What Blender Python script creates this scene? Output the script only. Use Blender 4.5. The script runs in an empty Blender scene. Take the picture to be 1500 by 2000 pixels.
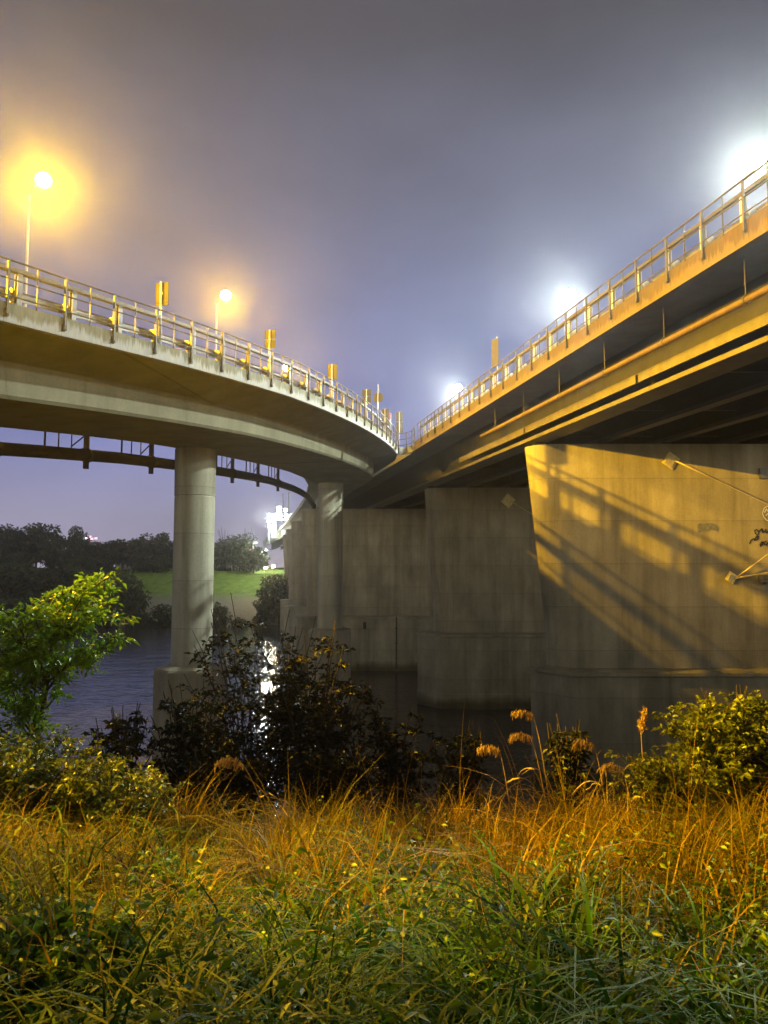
import bpy, math, random
import numpy as np
from mathutils import Vector, Matrix

# ------------------------------------------------------------------ camera, sky, exposure
S = bpy.context.scene
C = S.collection
CAMZ = 12.0            # eye above the water (water = 0)
F = 1400.0             # focal length in photo pixels (1500 x 2000)
PITCH = math.atan(110 / F)
K = 1404.0             # effective focal length for level rays
TN = 310 / 1404.0      # main bridge runs left of straight ahead: X = a - TN * Y
cam = bpy.data.cameras.new("camera"); cam.sensor_fit = 'VERTICAL'; cam.sensor_height = 24
cam.sensor_width = 18; cam.lens = F / 2000 * 24; cam.clip_end = 3000; cam.clip_start = 0.05
co = bpy.data.objects.new("camera", cam); C.objects.link(co)
co.location = (0, 0, CAMZ); co.rotation_euler = (math.pi / 2 + PITCH, 0, 0)
S.camera = co
S.view_settings.view_transform = 'Standard'; S.view_settings.look = 'None'
S.view_settings.exposure = 0; S.view_settings.gamma = 1
cy = S.cycles
cy.use_denoising = True; cy.max_bounces = 6; cy.diffuse_bounces = 3; cy.glossy_bounces = 3
cy.transmission_bounces = 3; cy.volume_bounces = 1; cy.transparent_max_bounces = 6
cy.sample_clamp_indirect = 3; cy.caustics_reflective = False; cy.caustics_refractive = False

W = bpy.data.worlds.new("World"); S.world = W; W.use_nodes = True
nt = W.node_tree; nt.nodes.clear()
N = nt.nodes.new; Lk = nt.links.new
out = N('ShaderNodeOutputWorld'); bg = N('ShaderNodeBackground'); Lk(bg.outputs[0], out.inputs[0])
tc = N('ShaderNodeTexCoord'); sep = N('ShaderNodeSeparateXYZ'); Lk(tc.outputs['Generated'], sep.inputs[0])
ns = N('ShaderNodeTexNoise'); ns.inputs['Scale'].default_value = 2.3; ns.inputs['Detail'].default_value = 5
ns.inputs['Roughness'].default_value = .5
mp = N('ShaderNodeMapping'); mp.inputs['Scale'].default_value = (1, 1, 2.2); Lk(tc.outputs['Generated'], mp.inputs[0]); Lk(mp.outputs[0], ns.inputs[0])
ramp = N('ShaderNodeValToRGB'); Lk(sep.outputs[2], ramp.inputs[0])
el = ramp.color_ramp.elements
SKY = [(0.0, (.42, .375, .47)), (.07, (.32, .305, .43)), (.17, (.21, .235, .47)), (.32, (.175, .205, .385)),
       (.46, (.160, .172, .262)), (.62, (.10, .097, .118)), (1.0, (.055, .05, .06))]
el[0].position = SKY[0][0]; el[0].color = SKY[0][1] + (1,)
el[1].position = SKY[-1][0]; el[1].color = SKY[-1][1] + (1,)
for p, c in SKY[1:-1]:
    e = el.new(p); e.color = c + (1,)
mr = N('ShaderNodeMapRange'); mr.inputs[1].default_value = .3; mr.inputs[2].default_value = .7
mr.inputs[3].default_value = .80; mr.inputs[4].default_value = 1.18; Lk(ns.outputs[0], mr.inputs[0])
mx = N('ShaderNodeVectorMath'); mx.operation = 'SCALE'; Lk(ramp.outputs[0], mx.inputs[0]); Lk(mr.outputs[0], mx.inputs['Scale'])
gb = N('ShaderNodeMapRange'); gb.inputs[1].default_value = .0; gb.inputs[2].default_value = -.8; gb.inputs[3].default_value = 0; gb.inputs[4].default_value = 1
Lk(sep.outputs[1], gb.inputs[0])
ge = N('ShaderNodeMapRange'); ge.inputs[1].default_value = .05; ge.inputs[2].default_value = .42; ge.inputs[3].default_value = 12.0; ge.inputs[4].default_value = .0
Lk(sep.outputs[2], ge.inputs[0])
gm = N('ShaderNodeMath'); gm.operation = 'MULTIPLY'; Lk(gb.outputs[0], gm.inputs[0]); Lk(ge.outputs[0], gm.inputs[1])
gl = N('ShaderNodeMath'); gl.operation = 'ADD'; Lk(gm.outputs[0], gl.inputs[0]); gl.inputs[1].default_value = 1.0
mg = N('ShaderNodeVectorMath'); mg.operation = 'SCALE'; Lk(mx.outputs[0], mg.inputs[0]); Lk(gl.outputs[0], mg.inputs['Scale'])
gw = N('ShaderNodeMapRange'); gw.inputs[1].default_value = .2; gw.inputs[2].default_value = -.6; Lk(sep.outputs[1], gw.inputs[0])
wm = N('ShaderNodeMix'); wm.data_type = 'RGBA'; wm.inputs[6].default_value = (1, 1, 1, 1); wm.inputs[7].default_value = (1.1, .95, .45, 1); Lk(gw.outputs[0], wm.inputs[0])
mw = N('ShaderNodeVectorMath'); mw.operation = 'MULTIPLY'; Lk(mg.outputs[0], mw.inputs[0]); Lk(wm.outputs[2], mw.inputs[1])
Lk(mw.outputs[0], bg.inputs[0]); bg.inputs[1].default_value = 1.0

ORANGE = (1.0, .54, .008); WHITE = (.90, 1.0, .93)
P_ORANGE = 54000; P_WHITE = 48000

# ------------------------------------------------------------------ helpers
def mesh_np(name, V, Fc, UV=None, tint=None, smooth=False):
    """V (n,3); Fc list of (m,k) index arrays"""
    me = bpy.data.meshes.new(name)
    if isinstance(Fc, np.ndarray): Fc = [Fc]
    V = np.asarray(V, np.float32)
    me.vertices.add(len(V)); me.vertices.foreach_set('co', V.ravel())
    idx = np.concatenate([f.ravel() for f in Fc]).astype(np.int32)
    tot = np.concatenate([np.full(len(f), f.shape[1]) for f in Fc]).astype(np.int32)
    me.loops.add(len(idx)); me.loops.foreach_set('vertex_index', idx)
    me.polygons.add(len(tot))
    st = np.concatenate([[0], np.cumsum(tot)[:-1]]).astype(np.int32)
    me.polygons.foreach_set('loop_start', st); me.polygons.foreach_set('loop_total', tot)
    if smooth: me.polygons.foreach_set('use_smooth', np.ones(len(tot), bool))
    if UV is not None:
        uv = me.uv_layers.new(name='UVMap'); uv.data.foreach_set('uv', np.asarray(UV, np.float32)[idx].ravel())
    if tint is not None:
        ca = me.color_attributes.new('tint', 'FLOAT_COLOR', 'POINT')
        ca.data.foreach_set('color', np.asarray(tint, np.float32).ravel())
    me.update(calc_edges=True); me.validate()
    return me

class MB:
    def __init__(s): s.v = []; s.f = []; s.uv = []
    def add(s, V, Fs, UV=None):
        o = len(s.v); s.v += [tuple(p) for p in V]; s.f += [tuple(i + o for i in f) for f in Fs]
        s.uv += [tuple(u) for u in UV] if UV is not None else [(0, 0)] * len(V)
        return s
    def box(s, c, d, R=None):
        V = [Vector((x * d[0] / 2, y * d[1] / 2, z * d[2] / 2)) for x in (-1, 1) for y in (-1, 1) for z in (-1, 1)]
        if R is not None: V = [R @ p for p in V]
        c = Vector(c); V = [p + c for p in V]
        return s.add(V, [(0, 1, 3, 2), (4, 6, 7, 5), (0, 4, 5, 1), (2, 3, 7, 6), (0, 2, 6, 4), (1, 5, 7, 3)])
    def tube(s, pts, r, n=8, cap=True):
        pts = [Vector(p) for p in pts]; m = len(pts)
        rr = r if hasattr(r, '__len__') else [r] * m
        V = []; up = Vector((0, 0, 1))
        for i, p in enumerate(pts):
            t = (pts[min(i + 1, m - 1)] - pts[max(i - 1, 0)]).normalized()
            a = t.cross(up)
            if a.length < 1e-3: a = t.cross(Vector((1, 0, 0)))
            a.normalize(); b = t.cross(a)
            for k in range(n):
                q = 2 * math.pi * k / n; V.append(p + (a * math.cos(q) + b * math.sin(q)) * rr[i])
        Fs = [(i * n + k, i * n + (k + 1) % n, (i + 1) * n + (k + 1) % n, (i + 1) * n + k) for i in range(m - 1) for k in range(n)]
        if cap: Fs += [tuple(range(n))[::-1], tuple((m - 1) * n + k for k in range(n))]
        return s.add(V, Fs)
    def loft(s, rings, closed=True, cap=True, uv=None):
        n = len(rings[0]); m = len(rings); V = [p for r in rings for p in r]
        UV = [u for r in uv for u in r] if uv else None
        kk = n if closed else n - 1
        Fs = [(i * n + k, i * n + (k + 1) % n, (i + 1) * n + (k + 1) % n, (i + 1) * n + k) for i in range(m - 1) for k in range(kk)]
        if cap and closed: Fs += [tuple(range(n))[::-1], tuple((m - 1) * n + k for k in range(n))]
        return s.add(V, Fs, UV)
    def mesh(s, name, smooth=False):
        me = bpy.data.meshes.new(name); me.from_pydata(s.v, [], s.f)
        uv = me.uv_layers.new(name='UVMap')
        li = np.zeros(len(me.loops), np.int32); me.loops.foreach_get('vertex_index', li)
        uv.data.foreach_set('uv', np.array(s.uv, np.float32)[li].ravel())
        if smooth:
            me.polygons.foreach_set('use_smooth', np.ones(len(me.polygons), bool))
        me.update(); return me

def obj(name, me, mat, parent=None, loc=None):
    if isinstance(me, MB): me = me.mesh(name)
    if mat is not None and not me.materials: me.materials.append(mat)
    o = bpy.data.objects.new(name, me); C.objects.link(o)
    if parent is not None: o.parent = parent
    if loc is not None: o.location = loc
    return o
def tag(o, label=None, cat=None, group=None, kind=None):
    if label: o['label'] = label
    if cat: o['category'] = cat
    if group: o['group'] = group
    if kind: o['kind'] = kind
    return o
def thing(name, label, cat, loc=(0, 0, 0), rz=0, group=None):
    o = bpy.data.objects.new(name, None); C.objects.link(o); o.empty_display_size = .2
    o.location = loc; o.rotation_euler = (0, 0, rz)
    return tag(o, label, cat, group)
def soft(o, w=.02, seg=2):
    b = o.modifiers.new('bevel', 'BEVEL'); b.width = w; b.segments = seg; b.limit_method = 'ANGLE'; return o
def smooth_by_angle(me, ang=40):
    me.polygons.foreach_set('use_smooth', np.ones(len(me.polygons), bool))
    try: me.set_sharp_from_angle(angle=math.radians(ang))
    except Exception: pass
    return me
def P(px, py, Y):
    """world point seen at photo pixel (px,py) at forward distance Y"""
    cx, cyv = (px - 750) / F, (1000 - py) / F
    d = Vector((cx, math.cos(PITCH) - cyv * math.sin(PITCH), math.sin(PITCH) + cyv * math.cos(PITCH)))
    return Vector((0, 0, CAMZ)) + d * (Y / d.y)

# ------------------------------------------------------------------ materials
def mat(name):
    m = bpy.data.materials.new(name); m.use_nodes = True
    b = m.node_tree.nodes['Principled BSDF']; return m, m.node_tree, b
def noise(t, vec, sc, det=4, rough=.55, dist=0):
    n = t.nodes.new('ShaderNodeTexNoise'); n.inputs['Scale'].default_value = sc; n.inputs['Detail'].default_value = det
    n.inputs['Roughness'].default_value = rough; n.inputs['Distortion'].default_value = dist
    if vec is not None: t.links.new(vec, n.inputs['Vector'])
    return n.outputs[0]
def pos(t, scale=(1, 1, 1)):
    g = t.nodes.new('ShaderNodeNewGeometry'); m = t.nodes.new('ShaderNodeMapping'); m.inputs['Scale'].default_value = scale
    t.links.new(g.outputs['Position'], m.inputs[0]); return m.outputs[0]
def rmp(t, v, stops):
    r = t.nodes.new('ShaderNodeValToRGB'); t.links.new(v, r.inputs[0]); e = r.color_ramp.elements
    e[0].position = stops[0][0]; e[0].color = tuple(stops[0][1]) + (1,)
    e[1].position = stops[-1][0]; e[1].color = tuple(stops[-1][1]) + (1,)
    for p, c in stops[1:-1]: q = e.new(p); q.color = tuple(c) + (1,)
    return r.outputs[0]
def mul(t, a, b, f=1.0):
    m = t.nodes.new('ShaderNodeMix'); m.data_type = 'RGBA'; m.blend_type = 'MULTIPLY'; m.inputs[0].default_value = f
    t.links.new(a, m.inputs[6]); t.links.new(b, m.inputs[7]); return m.outputs[2]
def mixc(t, f, a, b):
    m = t.nodes.new('ShaderNodeMix'); m.data_type = 'RGBA'
    t.links.new(f, m.inputs[0])
    for k, v in ((6, a), (7, b)):
        if isinstance(v, tuple): m.inputs[k].default_value = v + (1,)
        else: t.links.new(v, m.inputs[k])
    return m.outputs[2]
def bump(t, b, h, s=.3, d=.02):
    n = t.nodes.new('ShaderNodeBump'); n.inputs['Strength'].default_value = s; n.inputs['Distance'].default_value = d
    t.links.new(h, n.inputs['Height']); t.links.new(n.outputs[0], b.inputs['Normal'])
def math_(t, op, a, b):
    m = t.nodes.new('ShaderNodeMath'); m.operation = op
    for k, v in enumerate((a, b)):
        if isinstance(v, (int, float)): m.inputs[k].default_value = v
        else: t.links.new(v, m.inputs[k])
    return m.outputs[0]

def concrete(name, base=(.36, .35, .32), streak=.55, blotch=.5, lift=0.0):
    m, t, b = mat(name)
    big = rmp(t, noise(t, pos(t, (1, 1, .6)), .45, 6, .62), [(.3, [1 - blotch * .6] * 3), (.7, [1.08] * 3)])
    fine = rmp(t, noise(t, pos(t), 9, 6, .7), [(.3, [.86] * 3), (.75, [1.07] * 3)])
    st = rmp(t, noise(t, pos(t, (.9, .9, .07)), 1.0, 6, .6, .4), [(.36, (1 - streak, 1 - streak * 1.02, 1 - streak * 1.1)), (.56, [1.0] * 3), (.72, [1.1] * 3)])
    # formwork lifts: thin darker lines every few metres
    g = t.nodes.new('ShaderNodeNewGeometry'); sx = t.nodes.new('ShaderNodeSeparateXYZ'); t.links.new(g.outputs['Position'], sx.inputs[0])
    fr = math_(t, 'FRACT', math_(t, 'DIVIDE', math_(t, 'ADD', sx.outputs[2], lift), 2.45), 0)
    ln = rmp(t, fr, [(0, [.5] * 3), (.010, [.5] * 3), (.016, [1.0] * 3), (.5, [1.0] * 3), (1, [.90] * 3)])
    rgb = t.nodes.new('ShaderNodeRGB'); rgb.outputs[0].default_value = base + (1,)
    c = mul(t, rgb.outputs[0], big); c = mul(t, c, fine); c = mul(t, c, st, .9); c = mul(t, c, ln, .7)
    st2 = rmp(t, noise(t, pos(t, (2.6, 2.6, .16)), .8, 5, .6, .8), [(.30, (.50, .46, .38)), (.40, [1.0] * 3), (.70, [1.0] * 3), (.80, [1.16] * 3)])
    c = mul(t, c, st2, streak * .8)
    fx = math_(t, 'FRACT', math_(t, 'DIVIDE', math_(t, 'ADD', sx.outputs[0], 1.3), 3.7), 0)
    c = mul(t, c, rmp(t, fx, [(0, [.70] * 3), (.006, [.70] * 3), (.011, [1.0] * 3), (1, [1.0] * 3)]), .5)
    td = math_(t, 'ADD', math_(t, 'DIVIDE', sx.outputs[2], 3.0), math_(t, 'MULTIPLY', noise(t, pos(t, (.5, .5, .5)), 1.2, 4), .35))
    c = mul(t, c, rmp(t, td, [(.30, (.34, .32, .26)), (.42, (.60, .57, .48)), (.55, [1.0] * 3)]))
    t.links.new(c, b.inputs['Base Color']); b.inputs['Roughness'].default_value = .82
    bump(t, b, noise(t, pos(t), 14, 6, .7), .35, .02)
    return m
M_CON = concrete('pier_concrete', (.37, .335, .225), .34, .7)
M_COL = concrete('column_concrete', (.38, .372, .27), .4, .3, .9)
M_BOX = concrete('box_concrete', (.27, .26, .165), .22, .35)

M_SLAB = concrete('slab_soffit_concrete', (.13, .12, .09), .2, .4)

def fascia_mat(name, k):
    m, t, b = mat(name)
    u = t.nodes.new('ShaderNodeUVMap'); mp = t.nodes.new('ShaderNodeMapping'); mp.inputs['Scale'].default_value = (1.7, .22, 1)
    t.links.new(u.outputs[0], mp.inputs[0])
    s = t.nodes.new('ShaderNodeSeparateXYZ'); t.links.new(u.outputs[0], s.inputs[0])
    n1 = noise(t, mp.outputs[0], 1.5, 6, .65)
    mp2 = t.nodes.new('ShaderNodeMapping'); mp2.inputs['Scale'].default_value = (.35, .35, 1); t.links.new(u.outputs[0], mp2.inputs[0])
    n2 = noise(t, mp2.outputs[0], 1.2, 3)
    mp3 = t.nodes.new('ShaderNodeMapping'); mp3.inputs['Scale'].default_value = (7.5, .35, 1); t.links.new(u.outputs[0], mp3.inputs[0])
    n3 = noise(t, mp3.outputs[0], 1.0, 4, .6)
    lvl = math_(t, 'ADD', math_(t, 'ADD', math_(t, 'MULTIPLY', n1, 1.6), math_(t, 'MULTIPLY', n3, 1.3)), math_(t, 'MULTIPLY', n2, 1.2))      # drip length
    v = math_(t, 'ADD', math_(t, 'MULTIPLY', s.outputs[1], 1.5), math_(t, 'SUBTRACT', lvl, 2.36))
    f = rmp(t, v, [(.0, [0] * 3), (.26, [1] * 3)])
    clean = rmp(t, noise(t, mp.outputs[0], 3, 5, .6), [(.3, (.46, .45, .40)), (.7, (.62, .61, .56))])
    dirty = rmp(t, noise(t, mp.outputs[0], 4, 5, .6), [(.3, (.20, .19, .11)), (.7, (.34, .32, .21))])
    c = mixc(t, f, clean, dirty)
    # joints
    fr = math_(t, 'FRACT', math_(t, 'DIVIDE', s.outputs[0], 2.0), 0)
    c = mul(t, c, rmp(t, fr, [(0, [.62] * 3), (.012, [.62] * 3), (.02, [1] * 3), (1, [1] * 3)]))
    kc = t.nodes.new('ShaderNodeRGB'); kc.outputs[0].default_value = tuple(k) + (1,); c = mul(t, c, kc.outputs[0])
    t.links.new(c, b.inputs['Base Color']); b.inputs['Roughness'].default_value = .8
    bump(t, b, noise(t, pos(t), 20, 5, .7), .3, .01)
    return m
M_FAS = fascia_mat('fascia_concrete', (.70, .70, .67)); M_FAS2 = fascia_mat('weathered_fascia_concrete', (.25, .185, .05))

def simple(name, col, rough=.5, metal=0, var=.25, sc=3, bmp=0, stretch=(1, 1, 1)):
    m, t, b = mat(name)
    lo = tuple(x * (1 - var) for x in col); hi = tuple(min(1, x * (1 + var)) for x in col)
    t.links.new(rmp(t, noise(t, pos(t, stretch), sc, 6, .65), [(.3, lo), (.7, hi)]), b.inputs['Base Color'])
    b.inputs['Roughness'].default_value = rough; b.inputs['Metallic'].default_value = metal
    if bmp: bump(t, b, noise(t, pos(t), sc * 6, 4), bmp, .01)
    return m
M_RAIL = simple('railing_steel', (.06, .05, .03), .55, .2, .35, 6)
M_GUARD = simple('guardrail_zinc', (.16, .157, .14), .5, .25, .3, 2.5)
M_GUARD_LIT = simple('lamplit_zinc', (.42, .43, .42), .5, .1, .2, 2.5)  # lighter copy of the guardrail zinc, white lamp light put into its colour
M_STEEL = simple('girder_paint', (.095, .08, .04), .55, 0, .35, 1.2, .1)
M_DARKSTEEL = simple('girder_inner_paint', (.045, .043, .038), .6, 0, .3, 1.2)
M_WEB = simple('girder_web_shade', (.022, .022, .020), .7, 0, .4, 1.5)  # shade between pipe and tray put into the web colour
M_PIPE = simple('pipe_lagging', (.12, .075, .035), .65, 0, .3, 2.0, .15)
M_RUST = simple('rusty_pipe', (.06, .03, .02), .75, 0, .35, 2.5, .15)
M_ASPH = simple('asphalt', (.05, .05, .05), .9, 0, .2, 8, .3)
M_POLE = simple('lamp_pole_zinc', (.40, .40, .38), .4, .3, .15, 3)
M_SIGN = simple('sign_back_aluminium', (.08, .075, .05), .95, 0, .15, 3)
M_SIGN.node_tree.nodes['Principled BSDF'].inputs['Specular IOR Level'].default_value = .05
M_PLATE = simple('anchor_plate_paint', (.62, .55, .26), .5, 0, .25, 5)
M_ROD = simple('tie_rod_steel', (.60, .50, .26), .45, .2, .2, 6)
M_BLACK = simple('graffiti_paint', (.02, .02, .022), .6, 0, .2, 5)
M_GHOST = simple('faded_grey_paint', (.13, .135, .14), .7, 0, .35, 6)
M_PALE = simple('pale_blue_spray', (.62, .66, .72), .6, 0, .2, 5)
M_BARK = simple('bark', (.075, .055, .035), .9, 0, .4, 9, .4)
M_RED = simple('red_reflector', (.75, .03, .04), .35, 0, .1, 5)
M_BOXGREY = simple('cabinet_grey', (.12, .12, .13), .5, .3, .2, 5)

def emis(name, col, st):
    m, t, b = mat(name); b.inputs['Base Color'].default_value = (.8, .8, .8, 1)
    b.inputs['Emission Color'].default_value = col + (1,); b.inputs['Emission Strength'].default_value = st; return m
M_LO = emis('sodium_bowl', (1, .80, .38), 60); M_LW = emis('led_bowl', (.95, .99, 1), 90)
M_LFAR = emis('far_lamp_glass', (.88, .95, 1), 14); M_LWARM = emis('far_warm_lamp_glass', (1, .75, .4), 14)
M_LRED = emis('red_obstruction_light', (1, .08, .12), 9)

def leafmat(name, lo, hi, rough=.45, trans=.35):
    m, t, b = mat(name)
    at = t.nodes.new('ShaderNodeAttribute'); at.attribute_name = 'tint'
    sp = t.nodes.new('ShaderNodeSeparateColor'); t.links.new(at.outputs[0], sp.inputs[0])
    c = rmp(t, sp.outputs[0], [(0, lo), (1, hi)])
    t.links.new(c, b.inputs['Base Color']); b.inputs['Roughness'].default_value = rough
    tr = t.nodes.new('ShaderNodeBsdfTranslucent'); t.links.new(c, tr.inputs[0])
    mxs = t.nodes.new('ShaderNodeMixShader'); mxs.inputs[0].default_value = trans
    t.links.new(b.outputs[0], mxs.inputs[1]); t.links.new(tr.outputs[0], mxs.inputs[2])
    t.links.new(mxs.outputs[0], t.nodes['Material Output'].inputs[0])
    return m
def tintmat(name, rough=.5, trans=.3):
    """blade colour comes straight from each blade's own colour attribute"""
    m, t, b = mat(name)
    at = t.nodes.new('ShaderNodeAttribute'); at.attribute_name = 'tint'; b.inputs['Specular IOR Level'].default_value = .14
    t.links.new(at.outputs[0], b.inputs['Base Color']); b.inputs['Roughness'].default_value = rough
    tr = t.nodes.new('ShaderNodeBsdfTranslucent'); t.links.new(at.outputs[0], tr.inputs[0])
    mxs = t.nodes.new('ShaderNodeMixShader'); mxs.inputs[0].default_value = trans
    t.links.new(b.outputs[0], mxs.inputs[1]); t.links.new(tr.outputs[0], mxs.inputs[2])
    t.links.new(mxs.outputs[0], t.nodes['Material Output'].inputs[0])
    return m
M_GRASS = tintmat('grass_blades', .5, .3)
M_LEAF_BRIGHT = leafmat('sapling_leaves', (.07, .16, .008), (.21, .37, .025), .42)
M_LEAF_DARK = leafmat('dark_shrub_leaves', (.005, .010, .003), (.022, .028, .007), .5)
M_LEAF_OLIVE = leafmat('bush_leaves', (.07, .095, .006), (.21, .25, .02), .42)
M_LEAF_FAR = leafmat('far_tree_leaves', (.02, .03, .01), (.07, .085, .028), .7)
M_LEAF_WEED = leafmat('weed_leaves', (.05, .12, .015), (.17, .30, .05), .45)
M_LEAF_WEED2 = leafmat('low_weed_leaves', (.03, .085, .001), (.12, .18, .004), .45)
M_PLUME = tintmat('reed_plume', .7, .35)

# ------------------------------------------------------------------ paths of the two bridges
PH = [0.40089819, -0.53852218, -0.19541827, 0.4631839]
def heading(s):
    if s < 0: return .4631839 - .0049 * s
    return float(np.polyval(PH, s / 40))
_st = {}
def _integrate():
    ds = .1
    x, y = -10.27764641, 22.40225871
    _st[0] = (x, y)
    for i in range(0, 440):
        h = heading((i + .5) * ds); x += math.sin(h) * ds; y += math.cos(h) * ds; _st[i + 1] = (x, y)
    x, y = _st[0]
    for i in range(0, -520, -1):
        h = heading((i - .5) * ds); x -= math.sin(h) * ds; y -= math.cos(h) * ds; _st[i - 1] = (x, y)
_integrate()
ZT = ([-50, -20, -2, 0, 4, 8, 14, 20, 28, 34, 38, 42, 60], [6.2, 7.75, 8.95, 9.10, 9.45, 9.78, 10.24, 10.58, 11.03, 11.38, 11.58, 11.68, 11.75])
def R(s):
    """ramp right (near) edge: x, y, height of fascia top, heading"""
    i = s * 10; i0 = math.floor(i); f = i - i0
    a, b = _st[i0], _st[i0 + 1] if i0 + 1 in _st else _st[i0]
    z = float(np.interp(s, *ZT)) - 1.1 + CAMZ
    return a[0] + (b[0] - a[0]) * f, a[1] + (b[1] - a[1]) * f, z, heading(s)
AF = 16.1                                    # main bridge left fascia
HM = 10.08 + .78 + CAMZ                      # main fascia top
MH = -math.atan(TN)
def Mn(y, a=AF):
    return a - TN * y, y, HM, MH + math.pi
def off(p, o, dz=0):
    """o metres to the left of the path point (negative = outward)"""
    x, y, z, h = p
    return Vector((x - math.cos(h) * o, y + math.sin(h) * o, z + dz))
SV = 42.0

# ramp stations: (right point, left point, z top of fascia)
stations = []
for s in np.arange(-46, SV + .01, 1.0):
    p = R(float(s)); stations.append((off(p, 0), off(p, 11), p[2]))
LA = ([63.5, 70, 76, 89, 110, 133, 180, 300], [4.45, 6.4, 7.9, 10.3, 12.0, 13.0, 14.2, 14.9])
RA = ([62.5, 67, 75, 300], [15.04, 15.9, 16.02, 16.02])
zV = R(SV)[2]
for q in list(np.arange(66, 100, 3)) + list(range(102, 290, 8)):
    yr = float(q); yl = yr + 1.3
    zz = float(np.interp(yr, [62, 75, 300], [zV, HM - .03, HM - .03]))
    stations.append((Vector((np.interp(yr, *RA) - TN * yr, yr, zz)), Vector((np.interp(yl, *LA) - TN * yl, yl, zz)), zz))

def ring(st, prof):
    Rp, Lp, z = st; w = (Lp - Rp).length; u = (Lp - Rp) / w
    o = []
    for (fr, dx, dz) in prof:      # fr 0 = from right edge, 1 = from left edge
        dx2 = min(dx, w * .3)
        q = Rp + u * dx2 if fr == 0 else Lp - u * dx2
        o.append(Vector((q.x, q.y, z + dz)))
    return o
ramp = thing('ramp_bridge', 'curved pale concrete ramp bridge on round columns, lit green white', 'bridge')
boxprof = [(0, .06, -.60), (0, .30, -.66), (0, 2.1, -1.22), (0, 2.13, -1.30), (0, 2.22, -2.30), (0, 2.32, -2.42), (1, 2.32, -2.42), (1, 2.22, -2.3), (1, 2.1, -1.22), (1, .3, -.66), (1, .06, -.60), (1, .06, -.12), (0, .06, -.12)]
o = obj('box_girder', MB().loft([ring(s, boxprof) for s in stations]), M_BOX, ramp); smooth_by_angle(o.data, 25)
# edge beam with drip-stained outer face
def edge(stn, side, hgt=.62, thick=.28):
    mb = MB(); rings = []; uvs = []; L = 0; last = None
    for (Rp, Lp, z) in stn:
        q = Rp if side == 0 else Lp; u = (Lp - Rp).normalized() * (1 if side == 0 else -1)
        if last is not None: L += (q - last).length
        last = q
        u = Vector((u.x, u.y, 0))
        pr = [(-.03, 0), (-.03, -hgt + .02), (0, -hgt), (thick, -hgt + .0), (thick, 0)]
        rings.append([Vector((q.x, q.y, z)) + u * a + Vector((0, 0, b)) for a, b in pr])
        uvs.append([(L, hgt + b) for a, b in pr])
    return mb.loft(rings, uv=uvs)
nV = len([1 for s in np.arange(-46, SV + .01, 1.0)])
obj('edge_beam', edge(stations[:nV], 0), M_FAS, ramp)
obj('edge_beam', edge(stations, 1), M_FAS, ramp)
def strip(stn, dz, inset):
    rings = [ring(s, [(0, inset, dz), (1, inset, dz), (1, inset, dz - .07), (0, inset, dz - .07)]) for s in stn]
    return MB().loft(rings)
obj('road_deck', strip(stations, -.03, .3), M_ASPH, ramp)

# ------------------------------------------------------------------ main steel girder bridge
AR = 34.0
def prism(mb, a0, a1, z0, z1, y0, y1, uvs=False):
    V = []; UV = []
    for y in (y0, y1):
        for a, z in ((a0, z0), (a1, z0), (a1, z1), (a0, z1)):
            V.append((a - TN * y, y, z)); UV.append((y * 1.024, z - z0))
    return mb.add(V, [(3, 2, 1, 0), (4, 5, 6, 7), (0, 1, 5, 4), (1, 2, 6, 5), (2, 3, 7, 6), (3, 0, 4, 7)], UV)
main = thing('girder_bridge', 'long straight steel girder bridge with orange lit concrete edge, on wall piers', 'bridge')
Y0, Y1, YG = -25.0, 290.0, 61.3
ZF = HM - .78
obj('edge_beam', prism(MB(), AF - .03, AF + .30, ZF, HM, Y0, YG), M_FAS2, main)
obj('edge_beam', prism(MB(), AR - .3, AR, ZF, HM, Y0, Y1), M_FAS, main)
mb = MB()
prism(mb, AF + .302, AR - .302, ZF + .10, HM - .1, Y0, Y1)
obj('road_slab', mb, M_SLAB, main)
obj('road_surface', prism(MB(), AF + .304, AR - .304, HM - .096, HM - .05, Y0, Y1), M_ASPH, main)
ZB = 7.43 + CAMZ
for gi, a in enumerate((18.55, 22.3, 26.0, 30.0, 32.6)):
    mb = MB(); prism(mb, a - .03, a + .03, ZB + .20, ZF + .30, Y0, Y1)
    w = .9 if gi == 0 else .4
    gd = obj('girder', mb, M_WEB, main)
    mb = MB(); prism(mb, a - w, a + w * .5, ZB, ZB + .197, Y0, Y1); obj('flange', mb, M_DARKSTEEL if gi else M_STEEL, gd)
mb = MB()
prism(mb, 17.62, 18.518, ZB + .90, ZB + .94, Y0, 54)
for ya, yb in ((Y0, 20.5), (20.7, 30.3), (30.5, 42), (42.2, 54)): prism(mb, 17.62, 17.66, ZB + .54, ZB + .899, ya, yb)
obj('cable_tray', mb, M_STEEL, main)
for y in np.arange(0, 150, 7.2):
    mb = MB()
    prism(mb, 18.6, 32.55, ZB + .6, ZB + .9, y, y + .18)
    prism(mb, 18.6, 32.55, ZB + 1.9, ZB + 2.1, y, y + .18)
    obj('cross_beam', mb, M_DARKSTEEL, main)
# gore: short closing beam between ramp edge and main edge
g0 = off(R(SV), 0); g1 = Vector(Mn(YG)[:2] + (HM,))
mb = MB(); dv = (g1 - g0); dv.z = 0; nrm = Vector((-dv.y, dv.x, 0)).normalized()
rg = []
for q in np.linspace(0, 1, 7):
    p = g0.lerp(g1, q) + nrm * (.55 * math.sin(q * math.pi))
    rg.append([p, p + Vector((0, 0, -.6)), p + nrm * .3 + Vector((0, 0, -.6)), p + nrm * .3])
obj('gore_beam', mb.loft(rg), M_FAS, main)

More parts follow.
